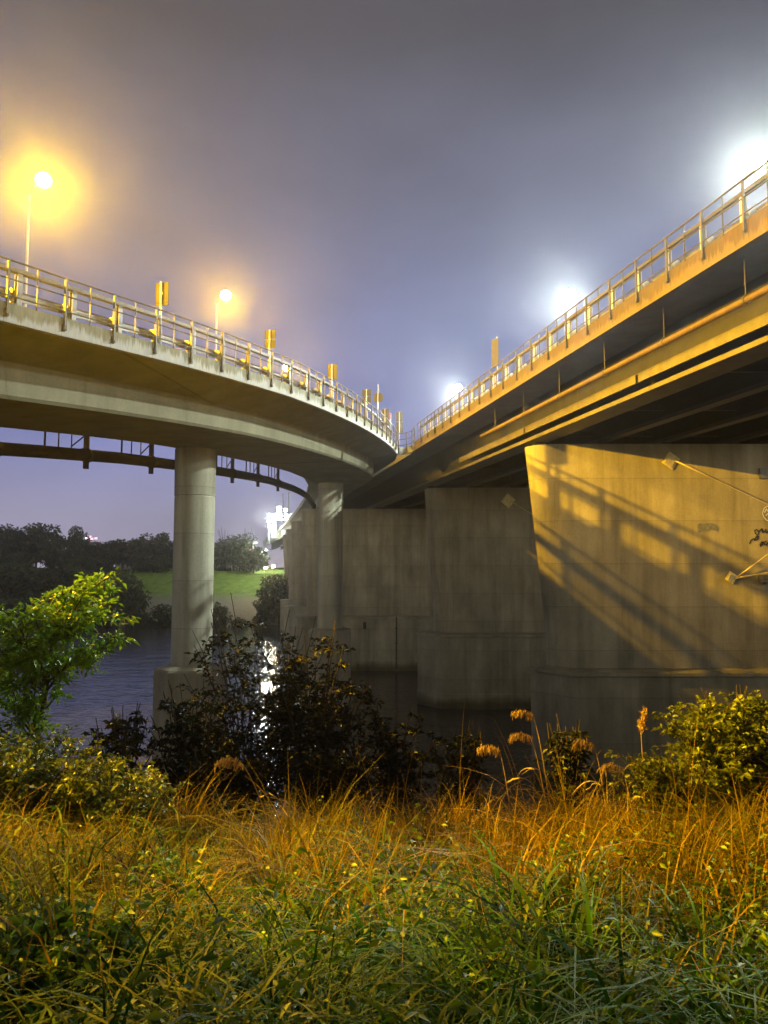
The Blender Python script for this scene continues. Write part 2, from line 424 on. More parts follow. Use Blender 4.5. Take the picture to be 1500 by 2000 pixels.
# ------------------------------------------------------------------ railings
def post_mesh():
    mb = MB(); mb.box((0, 0, .465), (.07, .075, 1.65)); return mb.mesh('post')
def bracket_mesh():
    mb = MB(); mb.box((0, .0, -.42), (.11, .09, .03)); mb.box((0, .065, -.32), (.14, .02, .24)); mb.box((.052, .02, -.34), (.012, .09, .18)); mb.box((-.052, .02, -.34), (.012, .09, .18))
    return mb.mesh('bracket')
def bal_mesh():
    mb = MB(); mb.box((0, 0, .615), (.035, .035, 1.31)); return mb.mesh('baluster')
PM, BM, BL = post_mesh(), bracket_mesh(), bal_mesh()
for me, mt in ((PM, M_RAIL), (BM, M_RAIL), (BL, M_RAIL)): me.materials.append(mt)
def railing(label, pathf, s0, s1, step, ds):
    t = thing('handrail', label, 'railing', (0, 0, 0), 0, 'handrails along the bridge edges')
    pts = [pathf(float(s)) for s in np.arange(s0, s1 + .01, ds)]
    for name, h, r in (('top_rail', 1.27, .034), ('middle_rail', .70, .026), ('bottom_rail', .19, .026)):
        me = MB().tube([off(p, -.09, h) for p in pts], r, 8).mesh(name, True); obj(name, me, M_RAIL, t)
    for s in np.arange(s0, s1 + .01, step):
        p = pathf(float(s)); q = off(p, -.09)
        po = obj('post', PM, None, t, q); po.rotation_euler = (0, 0, -p[3] + math.pi / 2)
        obj('bracket', BM, None, po)
        s2 = s + step / 2
        if s2 < s1:
            p = pathf(float(s2)); b = obj('baluster', BL, None, t, off(p, -.06)); b.rotation_euler = (0, 0, -p[3])
    return t
railing('curved grey steel handrail along the near edge of the ramp bridge', R, -22, 42, 2.0, .5)
railing('straight grey steel handrail on the orange lit edge of the girder bridge', Mn, 9.9, 61.2, 1.953, 2)
# short handrail closing the gore
t = thing('handrail', 'short handrail closing the point where both bridges meet', 'railing', (0, 0, 0), 0, 'handrails along the bridge edges')
gp = [g0.lerp(g1, q) + nrm * (.55 * math.sin(q * math.pi)) for q in np.linspace(0, 1, 7)]
for name, h in (('top_rail', 1.25), ('middle_rail', .70), ('bottom_rail', .19)):
    obj(name, MB().tube([p + Vector((0, 0, h)) for p in gp], .032, 8).mesh(name, True), M_RAIL, t)
for k in (2, 4):
    mb = MB(); mb.box(gp[k] + Vector((0, 0, .45)), (.08, .08, 1.6)); obj('post', mb, M_RAIL, t)

GP = MB(); GP.box((-.055, 0, .5), (.012, .12, 1.1)); GP.box((.055, 0, .5), (.012, .12, 1.1)); GP.box((0, 0, .5), (.098, .01, 1.1)); GP = GP.mesh('post'); GP.materials.append(M_GUARD)
SB = MB()
hexr = [(math.cos(q) * .17 + .02, math.sin(q) * .13 + .56) for q in np.arange(6) * math.pi / 3]
SB.loft([[(-.09, -.24 + a, b) for a, b in hexr], [(.09, -.24 + a, b) for a, b in hexr]])
SB.box((0, -.14, .36), (.10, .22, .16)); SB = SB.mesh('spacer_block'); SB.materials.append(M_GUARD)
def guardrail(label, pathf, s0, s1, step, ds, o=.42, gm=None):
    t = thing('guardrail', label, 'guardrail', (0, 0, 0), 0, 'guardrails behind the handrails')
    gp_, sb_ = GP, SB
    if gm is not None:
        gp_ = GP.copy(); gp_.materials.clear(); gp_.materials.append(gm); sb_ = SB.copy(); sb_.materials.clear(); sb_.materials.append(gm)
    pts = [pathf(float(s)) for s in np.arange(s0, s1 + .01, ds)]
    prof = [(.0, .72), (.05, .68), (.05, .62), (.0, .57), (.0, .55), (.05, .50), (.05, .44), (.0, .40)]
    rg = [[off(p, o + .38 + a, b) for a, b in prof] + [off(p, o + .40 + a, b) for a, b in reversed(prof)] for p in pts]
    obj('beam', MB().loft(rg), M_GUARD, t)
    rg = [[off(p, o + a, b) for a, b in ((-.10, 1.13), (.10, 1.13), (.10, 1.26), (-.10, 1.26))] for p in pts]
    obj('top_beam', MB().loft(rg), M_RAIL, t)
    for s in np.arange(s0, s1 + .01, step):
        p = pathf(float(s)); po = obj('post', gp_, None, t, off(p, o, -.05)); po.rotation_euler = (0, 0, -p[3] + math.pi / 2 + math.pi / 2)
        po.scale = (1.15, 1.5, 1.11)
        obj('spacer_block', sb_, None, po).rotation_euler = (0, 0, math.pi / 2)
    return t
guardrail('zinc guardrail behind the curved handrail of the ramp bridge', R, -21.3, 41, 2.0, .5)
guardrail('zinc guardrail behind the straight handrail of the girder bridge', Mn, 10.5, 60.5, 1.953, 2, .42, M_GUARD_LIT)

# ------------------------------------------------------------------ piers and columns
def outline(xl, xr, yc, ht, nose, rnd=True, n=10):
    """closed outline, left nose then right nose"""
    o = []
    if rnd:
        for q in np.linspace(-math.pi / 2, -3 * math.pi / 2, n * 2 + 1): o.append((xl + nose + nose * math.cos(q), yc + ht * math.sin(q)))
        for q in np.linspace(math.pi / 2, -math.pi / 2, n * 2 + 1): o.append((xr - nose + nose * math.cos(q), yc + ht * math.sin(q)))
    else:
        o = [(xl + nose, yc - ht), (xl, yc), (xl + nose, yc + ht), (xr - nose, yc + ht), (xr, yc), (xr - nose, yc - ht)]
    return o
ZL = 6.4
def pier(label, yc, xl_top, xl_bot, xr, pxl, zbase=-3, zl=ZL, ztop=7.16 + CAMZ):
    t = thing('bridge_pier', label, 'bridge pier', (0, 0, 0), 0, 'wall piers of the girder bridge')
    rings = []
    for z, f in ((zl, 0), (zl + 1.2, .0), (zl + 6, .40), (zl + 10, .75), (ztop, 1)):
        xl = xl_bot + (xl_top - xl_bot) * f
        rings.append([(x, y, z) for x, y in outline(xl, xr - (xl_top - xl_bot) * f * -1, yc, 1.2 + .06 * f, 1.9)])
    o = obj('shaft', MB().loft(rings), M_CON, t); smooth_by_angle(o.data, 30)
    band = [[(x, y, z) for x, y in outline(xl_bot - .035, xr + .035, yc, 1.235, 1.93)] for z in (zl + .002, zl + 1.45)]
    o = obj('base_band', MB().loft(band), M_CON, t); smooth_by_angle(o.data, 30)
    ped = []
    for z, g in ((zbase, 0), (zl - 5.15, 0), (zl - 5.1, -.05), (zl - .32, -.05), (zl - .30, 0.12), (zl - .12, .12), (zl, -.35)):
        ped.append([(x, y, z) for x, y in outline(pxl - g, xr + 2.0 + g, yc, 2.35 + g, 2.0 + g * .3, False)])
    obj('pedestal', MB().loft(ped), M_CON, t)
    mb = MB()
    for a in (18.55, 22.3, 26.0, 30.0, 32.6):
        mb.box((a - TN * yc, yc, ztop + .135), (.6, .7, .262))
    obj('bearing', mb, M_DARKSTEEL, t)
    return t
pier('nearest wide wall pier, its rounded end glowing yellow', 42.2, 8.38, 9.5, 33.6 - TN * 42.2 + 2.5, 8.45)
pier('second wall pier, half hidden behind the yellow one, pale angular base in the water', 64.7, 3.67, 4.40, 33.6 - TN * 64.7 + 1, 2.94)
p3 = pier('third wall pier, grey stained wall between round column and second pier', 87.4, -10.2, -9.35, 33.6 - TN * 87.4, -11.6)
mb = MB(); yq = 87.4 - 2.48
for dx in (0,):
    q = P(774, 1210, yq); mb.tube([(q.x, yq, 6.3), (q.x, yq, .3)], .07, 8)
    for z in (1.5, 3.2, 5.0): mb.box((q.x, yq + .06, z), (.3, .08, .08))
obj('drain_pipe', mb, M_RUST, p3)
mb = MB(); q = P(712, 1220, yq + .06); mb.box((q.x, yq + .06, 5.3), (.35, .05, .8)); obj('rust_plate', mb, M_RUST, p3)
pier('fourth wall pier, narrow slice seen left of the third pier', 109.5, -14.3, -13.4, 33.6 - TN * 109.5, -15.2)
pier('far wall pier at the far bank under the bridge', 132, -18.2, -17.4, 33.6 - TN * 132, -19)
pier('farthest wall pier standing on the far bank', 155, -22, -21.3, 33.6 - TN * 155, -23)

def column(label, x, y, ztop, r=1.05):
    t = thing('bridge_column', label, 'bridge column', (0, 0, 0), 0, 'round columns of the ramp bridge')
    def circ(rad, z, n=40): return [(x + rad * math.cos(2 * math.pi * k / n), y + rad * math.sin(2 * math.pi * k / n), z) for k in range(n)]
    zl = 7.0
    rg = [circ(r, zl), circ(r, ztop - 2.2), circ(r - .02, ztop - 2.18), circ(r - .02, ztop - 2.14), circ(r + .01, ztop - 2.12), circ(r + .03, ztop + .35)]
    o = obj('shaft', MB().loft(rg), M_COL, t); smooth_by_angle(o.data, 40)
    def octo(rad, z): return [(x + rad * math.cos(math.pi / 8 + 2 * math.pi * k / 8), y + rad * math.sin(math.pi / 8 + 2 * math.pi * k / 8), z) for k in range(8)]
    rg = [octo(1.88, -3), octo(1.88, zl - .22), octo(1.80, zl - .12), octo(1.25, zl + .002)]
    obj('pedestal', MB().loft(rg), M_CON, t)
    return t
column('thick round concrete column under the ramp, standing in open water', -10.07, 38.0, 17.95)
column('slimmer looking far round column beside the grey third pier', -4.56, 61.0, 18.85)

# small fixtures on the piers
def anchor(label, p, ends, size=.62, yaw=.5, roll=-.5, group=None):
    t = thing('tie_rod', label, 'tie rod', p, 0, 'tie rods anchored on the piers')
    Rm = Matrix.Rotation(roll, 3, 'Y')
    mb = MB(); mb.box((0, -.03, 0), (size, .05, size * 1.05), Rm); o = obj('wall_plate', mb, M_PLATE, t); soft(o, .01)
    mb = MB(); mb.box((-.12, -.26, -.05), (size * .75, .05, size * .8), Rm @ Matrix.Rotation(.35, 3, 'Z')); mb.box((-.05, -.13, -.02), (.25, .2, .05), Rm); mb.box((-.05, -.13, -.15), (.25, .2, .05), Rm)
    o = obj('bracket', mb, M_PLATE, t); soft(o, .01)
    for e in ends:
        d = Vector(e) - Vector(p); s = Vector((.15, -.25, -.03))
        pts = [s, s.lerp(d, .12), s.lerp(d, .16), d]
        obj('rod', MB().tube(pts, [.05, .05, .026, .026], 8).mesh('rod', True), M_ROD, t)
    return t
pf = 42.2 - 1.26
anchor('tie rod from the upper yellow anchor plate on the nearest pier', P(1310, 900, pf - .02), [P(1760, 1108, 39.2)], .75, .5, .62)
anchor('pair of rods from the lower yellow anchor plate on the nearest pier', P(1428, 1128, pf + .02), [P(1690, 940, 38.5), P(1690, 1085, 38.5)], .52, .5, .55)
pf2 = 64.7 - 1.24
anchor('thin rod from the anchor plate high on the second pier', P(992, 978, pf2), [P(1090, 1035, 61.5)], .95, .5, .7)
cab = thing('wall_cabinet', 'small grey cabinet high on the nearest pier near the frame edge', 'cabinet', P(1489, 925, pf))
mb = MB(); mb.box((0, -.05, 0), (.42, .10, .60)); soft(obj('body', mb, M_BOXGREY, cab), .01)
mb = MB(); mb.box((0, -.112, 0), (.36, .02, .54)); obj('door', mb, M_BOXGREY, cab)
fl = thing('flood_housing', 'dark floodlight housing at the right edge of the nearest pier', 'floodlight', P(1496, 1130, pf - .3))
mb = MB(); mb.box((0, 0, 0), (.75, .35, .45)); soft(obj('housing', mb, M_BOXGREY, fl), .03)
mb = MB(); mb.box((-.1, -.19, .02), (.22, .02, .26)); obj('glass', mb, M_SIGN, fl)
mb = MB(); mb.box((0, .22, -.1), (.12, .25, .5)); obj('bracket', mb, M_BOXGREY, fl)

def strokes(name, mt, label, lines, y, r=.022, group=None):
    t = thing(name, label, 'graffiti', (0, 0, 0))
    mb = MB()
    for ln in lines:
        pts = [P(a, b, y) for a, b in ln]
        for p, q in zip(pts, pts[1:]):
            d = q - p; L = d.length
            if L < 1e-4: continue
            ang = math.atan2(d.z, d.x)
            mb.box((p + q) / 2, (L + r * .9, .008, r * 2), Matrix.Rotation(-ang, 3, 'Y'))
    obj('paint', mb, mt, t); return t
yg = pf - .012
strokes('graffiti_tag', M_BLACK, 'black scrawled graffiti tag on the nearest pier by the frame edge', [
    [(1464, 1062), (1467, 1055), (1472, 1052), (1475, 1056)], [(1474, 1054), (1478, 1047), (1481, 1052), (1476, 1055)],
    [(1482, 1049), (1475, 1041), (1474, 1036), (1478, 1034), (1482, 1039), (1481, 1044)], [(1483, 1038), (1487, 1033), (1490, 1040)],
    [(1488, 1032), (1491, 1040), (1495, 1036)], [(1495, 1034), (1497, 1041), (1501, 1036), (1505, 1030), (1508, 1037)],
    [(1484, 1064), (1488, 1058), (1490, 1063), (1485, 1067), (1487, 1062)], [(1491, 1058), (1494, 1064)], [(1489, 1060), (1497, 1057)],
    [(1496, 1066), (1499, 1060), (1503, 1066), (1507, 1060)]], yg, .030)
strokes('graffiti_tag', M_PALE, 'pale blue sprayed graffiti outline above the black tag', [
    [(1500, 988), (1493, 992), (1489, 1002), (1492, 1010), (1497, 1016), (1504, 1018)], [(1493, 1001), (1497, 994), (1501, 1000)], [(1496, 1007), (1500, 1003), (1504, 1009)]], yg, .026)
mb = MB()
op = [(1362, 1026), (1366, 1022), (1374, 1023), (1382, 1022), (1392, 1022), (1400, 1025), (1404, 1032), (1401, 1038), (1390, 1034), (1384, 1037), (1373, 1038), (1364, 1041)]
f3 = [P(a, b, yg) for a, b in op]; mb.loft([[p + Vector((0, .01, 0)) for p in f3], f3])
t = thing('painted_over_patch', 'faded grey painted over patch on the nearest pier', 'graffiti'); obj('paint', mb, M_GHOST, t)

# ------------------------------------------------------------------ pipes
t = thing('hung_pipe', 'lagged pipe hung under the edge of the girder bridge', 'pipe')
pz = 8.80 + CAMZ
pts = [Mn(y, 17.0)[:2] + (pz,) for y in np.arange(5, 47, 2)] + [(17.0 - TN * 47.4, 47.4, pz)]
obj('pipe', MB().tube(pts, .125, 14).mesh('pipe', True), M_PIPE, t)
for y in (9.8, 14.2, 18.6, 23.0, 27.4, 31.8, 36.2, 40.6, 45):
    mb = MB(); x = 17.0 - TN * y
    mb.tube([(x, y, pz + .16), (x, y, ZF + .32)], .02, 6)
    mb.tube([(x + .01, y - .05, pz), (x - .01, y + .05, pz)], .155, 14)
    obj('hanger', mb, M_STEEL, t)
t = thing('rusty_pipeline', 'dark rusty pipeline hung along the far side of the ramp', 'pipe')
def PL(s): 
    p = R(s) if s < SV else None
    return off(p, 10.3)
SS = [float(s) for s in np.arange(-14, 41.9, 1.0)]
def plz(s): return R(s)[2] - 3.15 + (.9 if s > 60 else 0)
pts = []
for s in SS:
    q = PL(s); pts.append((q.x, q.y, plz(s)))
for st in stations[nV:nV + 14]:
    u = (st[1] - st[0]).normalized(); q = st[1] - u * .7; pts.append((q.x, q.y, st[2] - 3.15))
obj('pipe', MB().tube(pts, .31, 14).mesh('pipe', True), M_RUST, t)
for s in np.arange(-12, 41.9, 2.9):
    s = float(s); q = PL(s); mb = MB(); k = int(round((s + 12) / 2.9))
    if k % 2 == 0:
        mb.box((q.x, q.y, plz(s) + .3), (.22, .22, 2.0)); mb.tube([(q.x, q.y - .2, plz(s)), (q.x, q.y + .2, plz(s))], .37, 12)
        q2 = PL(s - 1.1); mb.tube([(q2.x, q2.y, plz(s) + .2), (q2.x, q2.y, plz(s) + 1.3)], .03, 6); mb.tube([(q2.x, q2.y, plz(s) + .3), (q.x, q.y, plz(s) + 1.1)], .035, 6)
    else:
        mb.tube([(q.x, q.y, plz(s)), (q.x, q.y, plz(s) + 1.5)], .05, 6)
        q2 = PL(s + .9); mb.tube([(q2.x, q2.y, plz(s)), (q2.x, q2.y, plz(s) + 1.5)], .035, 6)
    ou = PL(s) - off(R(s), 9.6)
    mb.box((q.x - ou.x * .4, q.y - ou.y * .4, plz(s) + 1.55), (.12, .9, .12), Matrix.Rotation(-R(s)[3] + math.pi / 2, 3, 'Z'))
    obj('hanger', mb, M_RUST, t)

# ------------------------------------------------------------------ lamps
def street_lamp(label, base, head, col, power, lens, group, r=.36, aim=None):
    base = Vector(base); head = Vector(head)
    t = thing('street_lamp', label, 'street lamp', base, 0, group)
    h = head - base; top = Vector((0, 0, h.z - .35))
    mb = MB(); mb.tube([(0, 0, 0), (0, 0, .9), (0, 0, .95), top], [.11, .11, .085, .055], 10); mb.box((0, 0, .02), (.34, .34, .05))
    obj('pole', mb.mesh('pole', True), M_POLE, t)
    hd = Vector((h.x, h.y, 0)); u = hd.normalized() if hd.length > .01 else Vector((1, 0, 0))
    pts = [top, top + u * hd.length * .25 + Vector((0, 0, .22)), top + u * hd.length * .6 + Vector((0, 0, .36)), Vector((h.x, h.y, h.z + r * 1.05))]
    obj('arm', MB().tube(pts, [.05, .045, .04, .04], 8).mesh('arm', True), M_POLE, t)
    # globe under a small cap
    hz = h + Vector((0, 0, r * .86)); n = 18; rg = []
    for k, (rr, zz) in enumerate(((.62, -.10), (.64, 0), (.5, .10), (.25, .17), (.02, .19))):
        rg.append([hz + Vector((math.cos(2 * math.pi * q / n) * rr * r, math.sin(2 * math.pi * q / n) * rr * r, zz * r * 1.5)) for q in range(n)])
    obj('housing', MB().loft(rg).mesh('housing', True), M_POLE, t)
    rg = []
    for k in range(13):
        q = math.pi * .5 - k / 12 * math.pi
        cr = max(math.cos(q), .02) * r
        rg.append([h + Vector((math.cos(2 * math.pi * j / n) * cr, math.sin(2 * math.pi * j / n) * cr, math.sin(q) * r * .92)) for j in range(n)])
    b = obj('bowl', MB().loft(rg).mesh('bowl', True), lens, t)
    b.visible_shadow = True
    ld = bpy.data.lights.new('lamp_light', 'SPOT' if aim else 'POINT'); ld.energy = power; ld.color = col; ld.shadow_soft_size = .12
    lo = bpy.data.objects.new('lamp_light', ld); C.objects.link(lo); lo.parent = t; lo.location = h + Vector((0, 0, -r * .92 - .08))
    if aim:                                   # luminaire throws its light to one side of the pole, azimuth in degrees from +X
        ld.spot_size = math.radians(aim[3]) if len(aim) > 3 else math.pi; ld.spot_blend = aim[2] if len(aim) > 2 else .35
        a, e = math.radians(aim[0]), math.radians(aim[1])
        lo.rotation_euler = Vector((math.cos(a) * math.cos(e), math.sin(a) * math.cos(e), -math.sin(e))).to_track_quat('-Z', 'Y').to_euler()
    return t
GO = 'sodium street lamps on the ramp bridge'; GW = 'white lamps on the girder bridge'
def ramp_lamp(label, px_pole, px, py, Y, dy, power, aim):
    hd = P(px, py, Y); bx = P(px_pole, py + 140, Y + dy).x
    base = Vector((bx, Y + dy, hd.z - 9.5))
    street_lamp(label, base, hd, ORANGE, power, M_LO, GO, aim=aim)
ramp_lamp('nearest and largest orange street lamp, at the far left', 53, 85, 352, 33.6, .6, P_ORANGE * 1.25, (-50, 10, .1))
ramp_lamp('second orange street lamp, left of the middle', 421, 441, 577, 49.8, .6, P_ORANGE * .65, (-35, 10, .1))
ramp_lamp('third orange lamp, its glow just above the ramp handrail', 548, 560, 718, 68.0, .6, P_ORANGE * .3, (-60, 10, .1))
q = off(R(-17.0), 11); street_lamp('orange street lamp outside the frame to the left', (q.x, q.y, q.z - .05), (q.x + 1.0, q.y - .5, q.z + 7.7), ORANGE, P_ORANGE * 5.6, M_LO, GO, aim=(8, 15, .5, 112))
def main_lamp(label, px, py, Y, power, aim=None):
    hd = P(px, py, Y); street_lamp(label, (hd.x + 1.2, hd.y + .3, HM - .05), hd, WHITE, power, M_LW, GW, .42, aim)
main_lamp('glaring white lamp over the handrail at the right', 1115, 574, 57.2, P_WHITE * 1.1, (190, 18, .6, 160))
main_lamp('white lamp at the top right corner of the frame', 1478, 314, 37.0, P_WHITE * 1.0, (182, 20, .6, 162))
main_lamp('smaller white lamp near the middle, farther along the girder bridge', 895, 757, 85.0, P_WHITE * .9, (200, 15, .6, 156))
for Y, lb in ((16.5, 'white lamp on the girder bridge outside the right of the frame'),):
    street_lamp(lb, (27.4 - TN * Y + 1.2, Y + .3, HM - .05), (27.4 - TN * Y, Y, 21 + CAMZ), WHITE, P_WHITE * .25, M_LW, GW, .55)

# ------------------------------------------------------------------ signs (seen from behind)
def scan(px, o):
    best = min(((abs(750 + K * off(R(float(s)), o).x / off(R(float(s)), o).y - px), float(s)) for s in np.arange(-4, 42, .1)))
    return best[1]
def sign(label, base, ztop, panels, rz, rnd=False, red=False):
    t = thing('road_sign', label, 'road sign', base, rz, 'signs on the bridges seen from behind')
    H = ztop - base[2]
    obj('pole', MB().tube([(0, 0, 0), (0, 0, H)], .038, 8).mesh('pole', True), M_POLE, t)
    for (w, z0, z1) in panels:
        mb = MB()
        if rnd:
            zc = (z0 + z1) / 2; rr = (z1 - z0) / 2
            mb.loft([[(math.cos(2 * math.pi * k / 28) * rr, y, zc + math.sin(2 * math.pi * k / 28) * rr) for k in range(28)] for y in (.05, .075)])
        else: mb.box((0, .06, (z0 + z1) / 2), (w, .02, z1 - z0))
        mb.box((0, .042, z1 - .12), (w * .8, .02, .04)); mb.box((0, .042, z0 + .12), (w * .8, .02, .04))
        if not rnd:
            mb.box((-w / 2 + .01, .055, (z0 + z1) / 2), (.02, .034, z1 - z0 - .004)); mb.box((w / 2 - .01, .055, (z0 + z1) / 2), (.02, .034, z1 - z0 - .004))
        obj('panel', mb, M_SIGN, t)
    return t
for (lb, px, yt, yb, w, rnd, two) in (
        ('nearest single sign panel, back side, left on the ramp', 302, 551, 596, .56, False, False),
        ('sign panel right of the second orange lamp', 522, 644, 679, .56, False, True),
        ('sign panel halfway between second lamp and bridge junction', 646, 711, 741, .60, False, False),
        ('rectangular sign panel directly left of the round sign', 715, 760, 787, .62, False, True),
        ('round sign disc seen from behind on a tall pole', 738, 766, 786, .8, True, False),
        ('sign panel just right of the round sign', 752, 798, 831, .62, False, False)):
    s = scan(px, .35); q = off(R(s), .35); zt = P(px, yt, q.y).z - q.z; zb = P(px, yb, q.y).z - q.z
    pan = [(w, zb, zt)] if not two else [(w, zb, (zb + zt) / 2 - .02), (w, (zb + zt) / 2 + .02, zt)]
    sign(lb, q, q.z + zt + (.6 if rnd else .0), pan, -.25, rnd)
q = P(780, 870, 64.5); q.z = HM - .05
zt = P(780, 804, 64.5).z - q.z; zm = P(780, 823.5, 64.5).z - q.z; zb = P(780, 845, 64.5).z - q.z
sign('two stacked sign panels at the point where the bridges meet', q, q.z + zt, [(.62, zm + .04, zt), (.62, zb, zm - .04)], -.1)
q = P(968, 730, 44.3); q.z = HM - .05
t = thing('marker_board', 'tall narrow board seen edge on, on the girder bridge', 'road sign', q, .35, 'signs on the bridges seen from behind')
mb = MB(); mb.tube([(.12, 0, 0), (.12, 0, P(968, 657, 44.3).z - q.z)], .04, 8); obj('pole', mb, M_POLE, t)
mb = MB(); mb.box((0, .03, (P(968, 662, 44.3).z + P(968, 716, 44.3).z) / 2 - q.z), (.03, .6, P(968, 662, 44.3).z - P(968, 716, 44.3).z), Matrix.Rotation(.25, 3, 'Z')); obj('panel', mb, M_SIGN, t)
q = P(763, 850, 63); q.z = R(41)[2] - .05
t = thing('red_marker', 'slim red marker between the last signs on the ramp', 'marker', q)
mb = MB(); mb.tube([(0, 0, 0), (0, 0, P(763, 808, 63).z - q.z - .1)], .03, 6); obj('pole', mb, M_POLE, t)
mb = MB(); mb.box((0, 0, P(763, 813, 63).z - q.z), (.13, .05, .5)); obj('reflector', mb, M_RED, t)

# ------------------------------------------------------------------ ground, water
rng = np.random.default_rng(7)
def vnoise(x, y, sc, seed=0):
    x = np.asarray(x, float) / sc + seed * 17.3; y = np.asarray(y, float) / sc + seed * 9.1
    xi = np.floor(x).astype(int); yi = np.floor(y).astype(int); fx = x - xi; fy = y - yi
    fx = fx * fx * (3 - 2 * fx); fy = fy * fy * (3 - 2 * fy)
    def hsh(a, b): 
        v = np.sin(a * 127.1 + b * 311.7 + seed * 74.7) * 43758.5453; return v - np.floor(v)
    return (hsh(xi, yi) * (1 - fx) + hsh(xi + 1, yi) * fx) * (1 - fy) + (hsh(xi, yi + 1) * (1 - fx) + hsh(xi + 1, yi + 1) * fx) * fy
def ground_z(x, y):
    x = np.asarray(x, float); y = np.asarray(y, float)
    near = np.interp(y, [-60, -13, -10, -2.5, 0, 2, 4, 7.5, 9.5, 12, 20, 27, 34, 60], [18.0, 17.6, 17.0, 10.7, 10.5, 10.35, 10.0, 9.05, 8.3, 6.9, 3.2, .2, -1.6, -2.5])  # unseen bank behind the viewpoint, raised to block low sky glow from the grass
    near = near + .25 * np.clip((np.abs(x + .2) - 1.0) / 4, 0, 1) * np.clip((12 - y) / 4, 0, 1)
    near = near + (vnoise(x, y, 1.1, 1) - .5) * .22 + (vnoise(x, y, .35, 2) - .5) * .06
    yy = y + x * .10 - 4
    far = np.interp(yy, [120, 143, 147, 155, 172, 192, 205, 400, 900], [-2.5, -1.0, .15, 3.0, 5.5, 10.6, 11.6, 11.9, 13])
    far = far + (vnoise(x, y, 9, 3) - .5) * .9 * np.clip((yy - 150) / 10, 0, 1)
    return np.where(y < 70, near, far)
ys = np.concatenate([np.arange(-60, -16, 4), np.arange(-16, 0, 1), np.arange(0, 14, .25), np.arange(14, 40, 1), np.arange(40, 140, 6), np.arange(140, 215, 1.5), np.arange(216, 420, 12), [480, 600, 800]])
xs = np.concatenate([[-700, -450, -300, -220], np.arange(-170, -14, 4), np.arange(-14, 14, .3), np.arange(14, 90, 4), [120, 180, 300, 500, 700]])
XX, YY = np.meshgrid(xs, ys); ZZ = ground_z(XX, YY)
V = np.stack([XX.ravel(), YY.ravel(), ZZ.ravel()], 1); nx = len(xs); ny = len(ys)
I = (np.arange(ny - 1)[:, None] * nx + np.arange(nx - 1)[None]).ravel()
Fq = np.stack([I, I + 1, I + nx + 1, I + nx], 1)
m, tt, b = mat('soil_and_turf')
sx = tt.nodes.new('ShaderNodeSeparateXYZ'); g = tt.nodes.new('ShaderNodeNewGeometry'); tt.links.new(g.outputs['Position'], sx.inputs[0])
soil = rmp(tt, noise(tt, pos(tt), 3, 6), [(.3, (.010, .008, .003)), (.7, (.03, .024, .008))])
turf = rmp(tt, noise(tt, pos(tt, (1, 1, 1)), .5, 8, .75), [(.3, (.05, .09, .008)), (.5, (.12, .20, .014)), (.7, (.22, .27, .04))])
stone = rmp(tt, noise(tt, pos(tt), 2.2, 8, .8), [(.3, (.10, .10, .07)), (.7, (.26, .25, .19))])
zf = rmp(tt, math_(tt, 'ADD', math_(tt, 'DIVIDE', sx.outputs[2], 12), math_(tt, 'MULTIPLY', noise(tt, pos(tt), .4, 4), .12)), [(.40, [0] * 3), (.56, [1] * 3)])
farc = mixc(tt, zf, stone, turf)
ff = rmp(tt, math_(tt, 'DIVIDE', sx.outputs[1], 100), [(.5, [0] * 3), (.6, [1] * 3)])
tt.links.new(mixc(tt, ff, soil, farc), b.inputs['Base Color']); b.inputs['Roughness'].default_value = .95
bump(tt, b, noise(tt, pos(tt), 1.3, 8, .75), 1.0, .5)
tag(obj('ground', mesh_np('ground', V, Fq, smooth=True), m), 'river banks of soil and grass', None, None, 'structure')

m, tt, b = mat('river_water')
b.inputs['Base Color'].default_value = (.075, .064, .050, 1); b.inputs['Roughness'].default_value = .09; b.inputs['IOR'].default_value = 1.33
n1 = noise(tt, pos(tt, (.55, 1.0, 1)), 1.9, 3, .5, .6); n2 = noise(tt, pos(tt, (.5, 1, 1)), .42, 2)
bump(tt, b, math_(tt, 'ADD', n1, math_(tt, 'MULTIPLY', n2, 1.5)), .22, .25)
mb = MB(); mb.add([(-700, 22, 0), (700, 22, 0), (700, 230, 0), (-700, 230, 0)], [(0, 1, 2, 3)])
tag(obj('water', mb, m), 'dark rippled river', None, None, 'structure')

# ------------------------------------------------------------------ leaves, shrubs, trees
def leaf_arrays(Pt, D, size, rg, width=.42, fold=.25, droop=.3):
    """Pt (n,3) leaf bases, D (n,3) pointing directions -> verts, tri faces, tint"""
    n = len(Pt); D = D / (np.linalg.norm(D, axis=1, keepdims=True) + 1e-9)
    rnd = rg.normal(size=(n, 3)); side = np.cross(D, rnd); side /= (np.linalg.norm(side, axis=1, keepdims=True) + 1e-9)
    up = np.cross(side, D); flip = np.where(up[:, 2:3] < 0, -1, 1); up = up * flip
    L = (size * rg.uniform(.6, 1.25, n))[:, None]; w = L * width
    b = Pt; tip = Pt + D * L - np.array([0, 0, 1]) * L * droop
    mid = Pt + D * L * .5 - np.array([0, 0, 1]) * L * droop * .3
    l = mid + side * w * .5 + up * w * fold; r = mid - side * w * .5 + up * w * fold
    m2 = mid
    V = np.stack([b, l, tip, r, m2], 1).reshape(-1, 3)
    o = np.arange(n) * 5
    Fa = np.concatenate([np.stack([o, o + 4, o + 1], 1), np.stack([o + 4, o + 2, o + 1], 1), np.stack([o, o + 3, o + 4], 1), np.stack([o + 4, o + 3, o + 2], 1)])
    tn = np.repeat(rg.uniform(0, 1, n), 5); T = np.stack([tn, tn, tn, np.ones_like(tn)], 1)
    return V, Fa, T
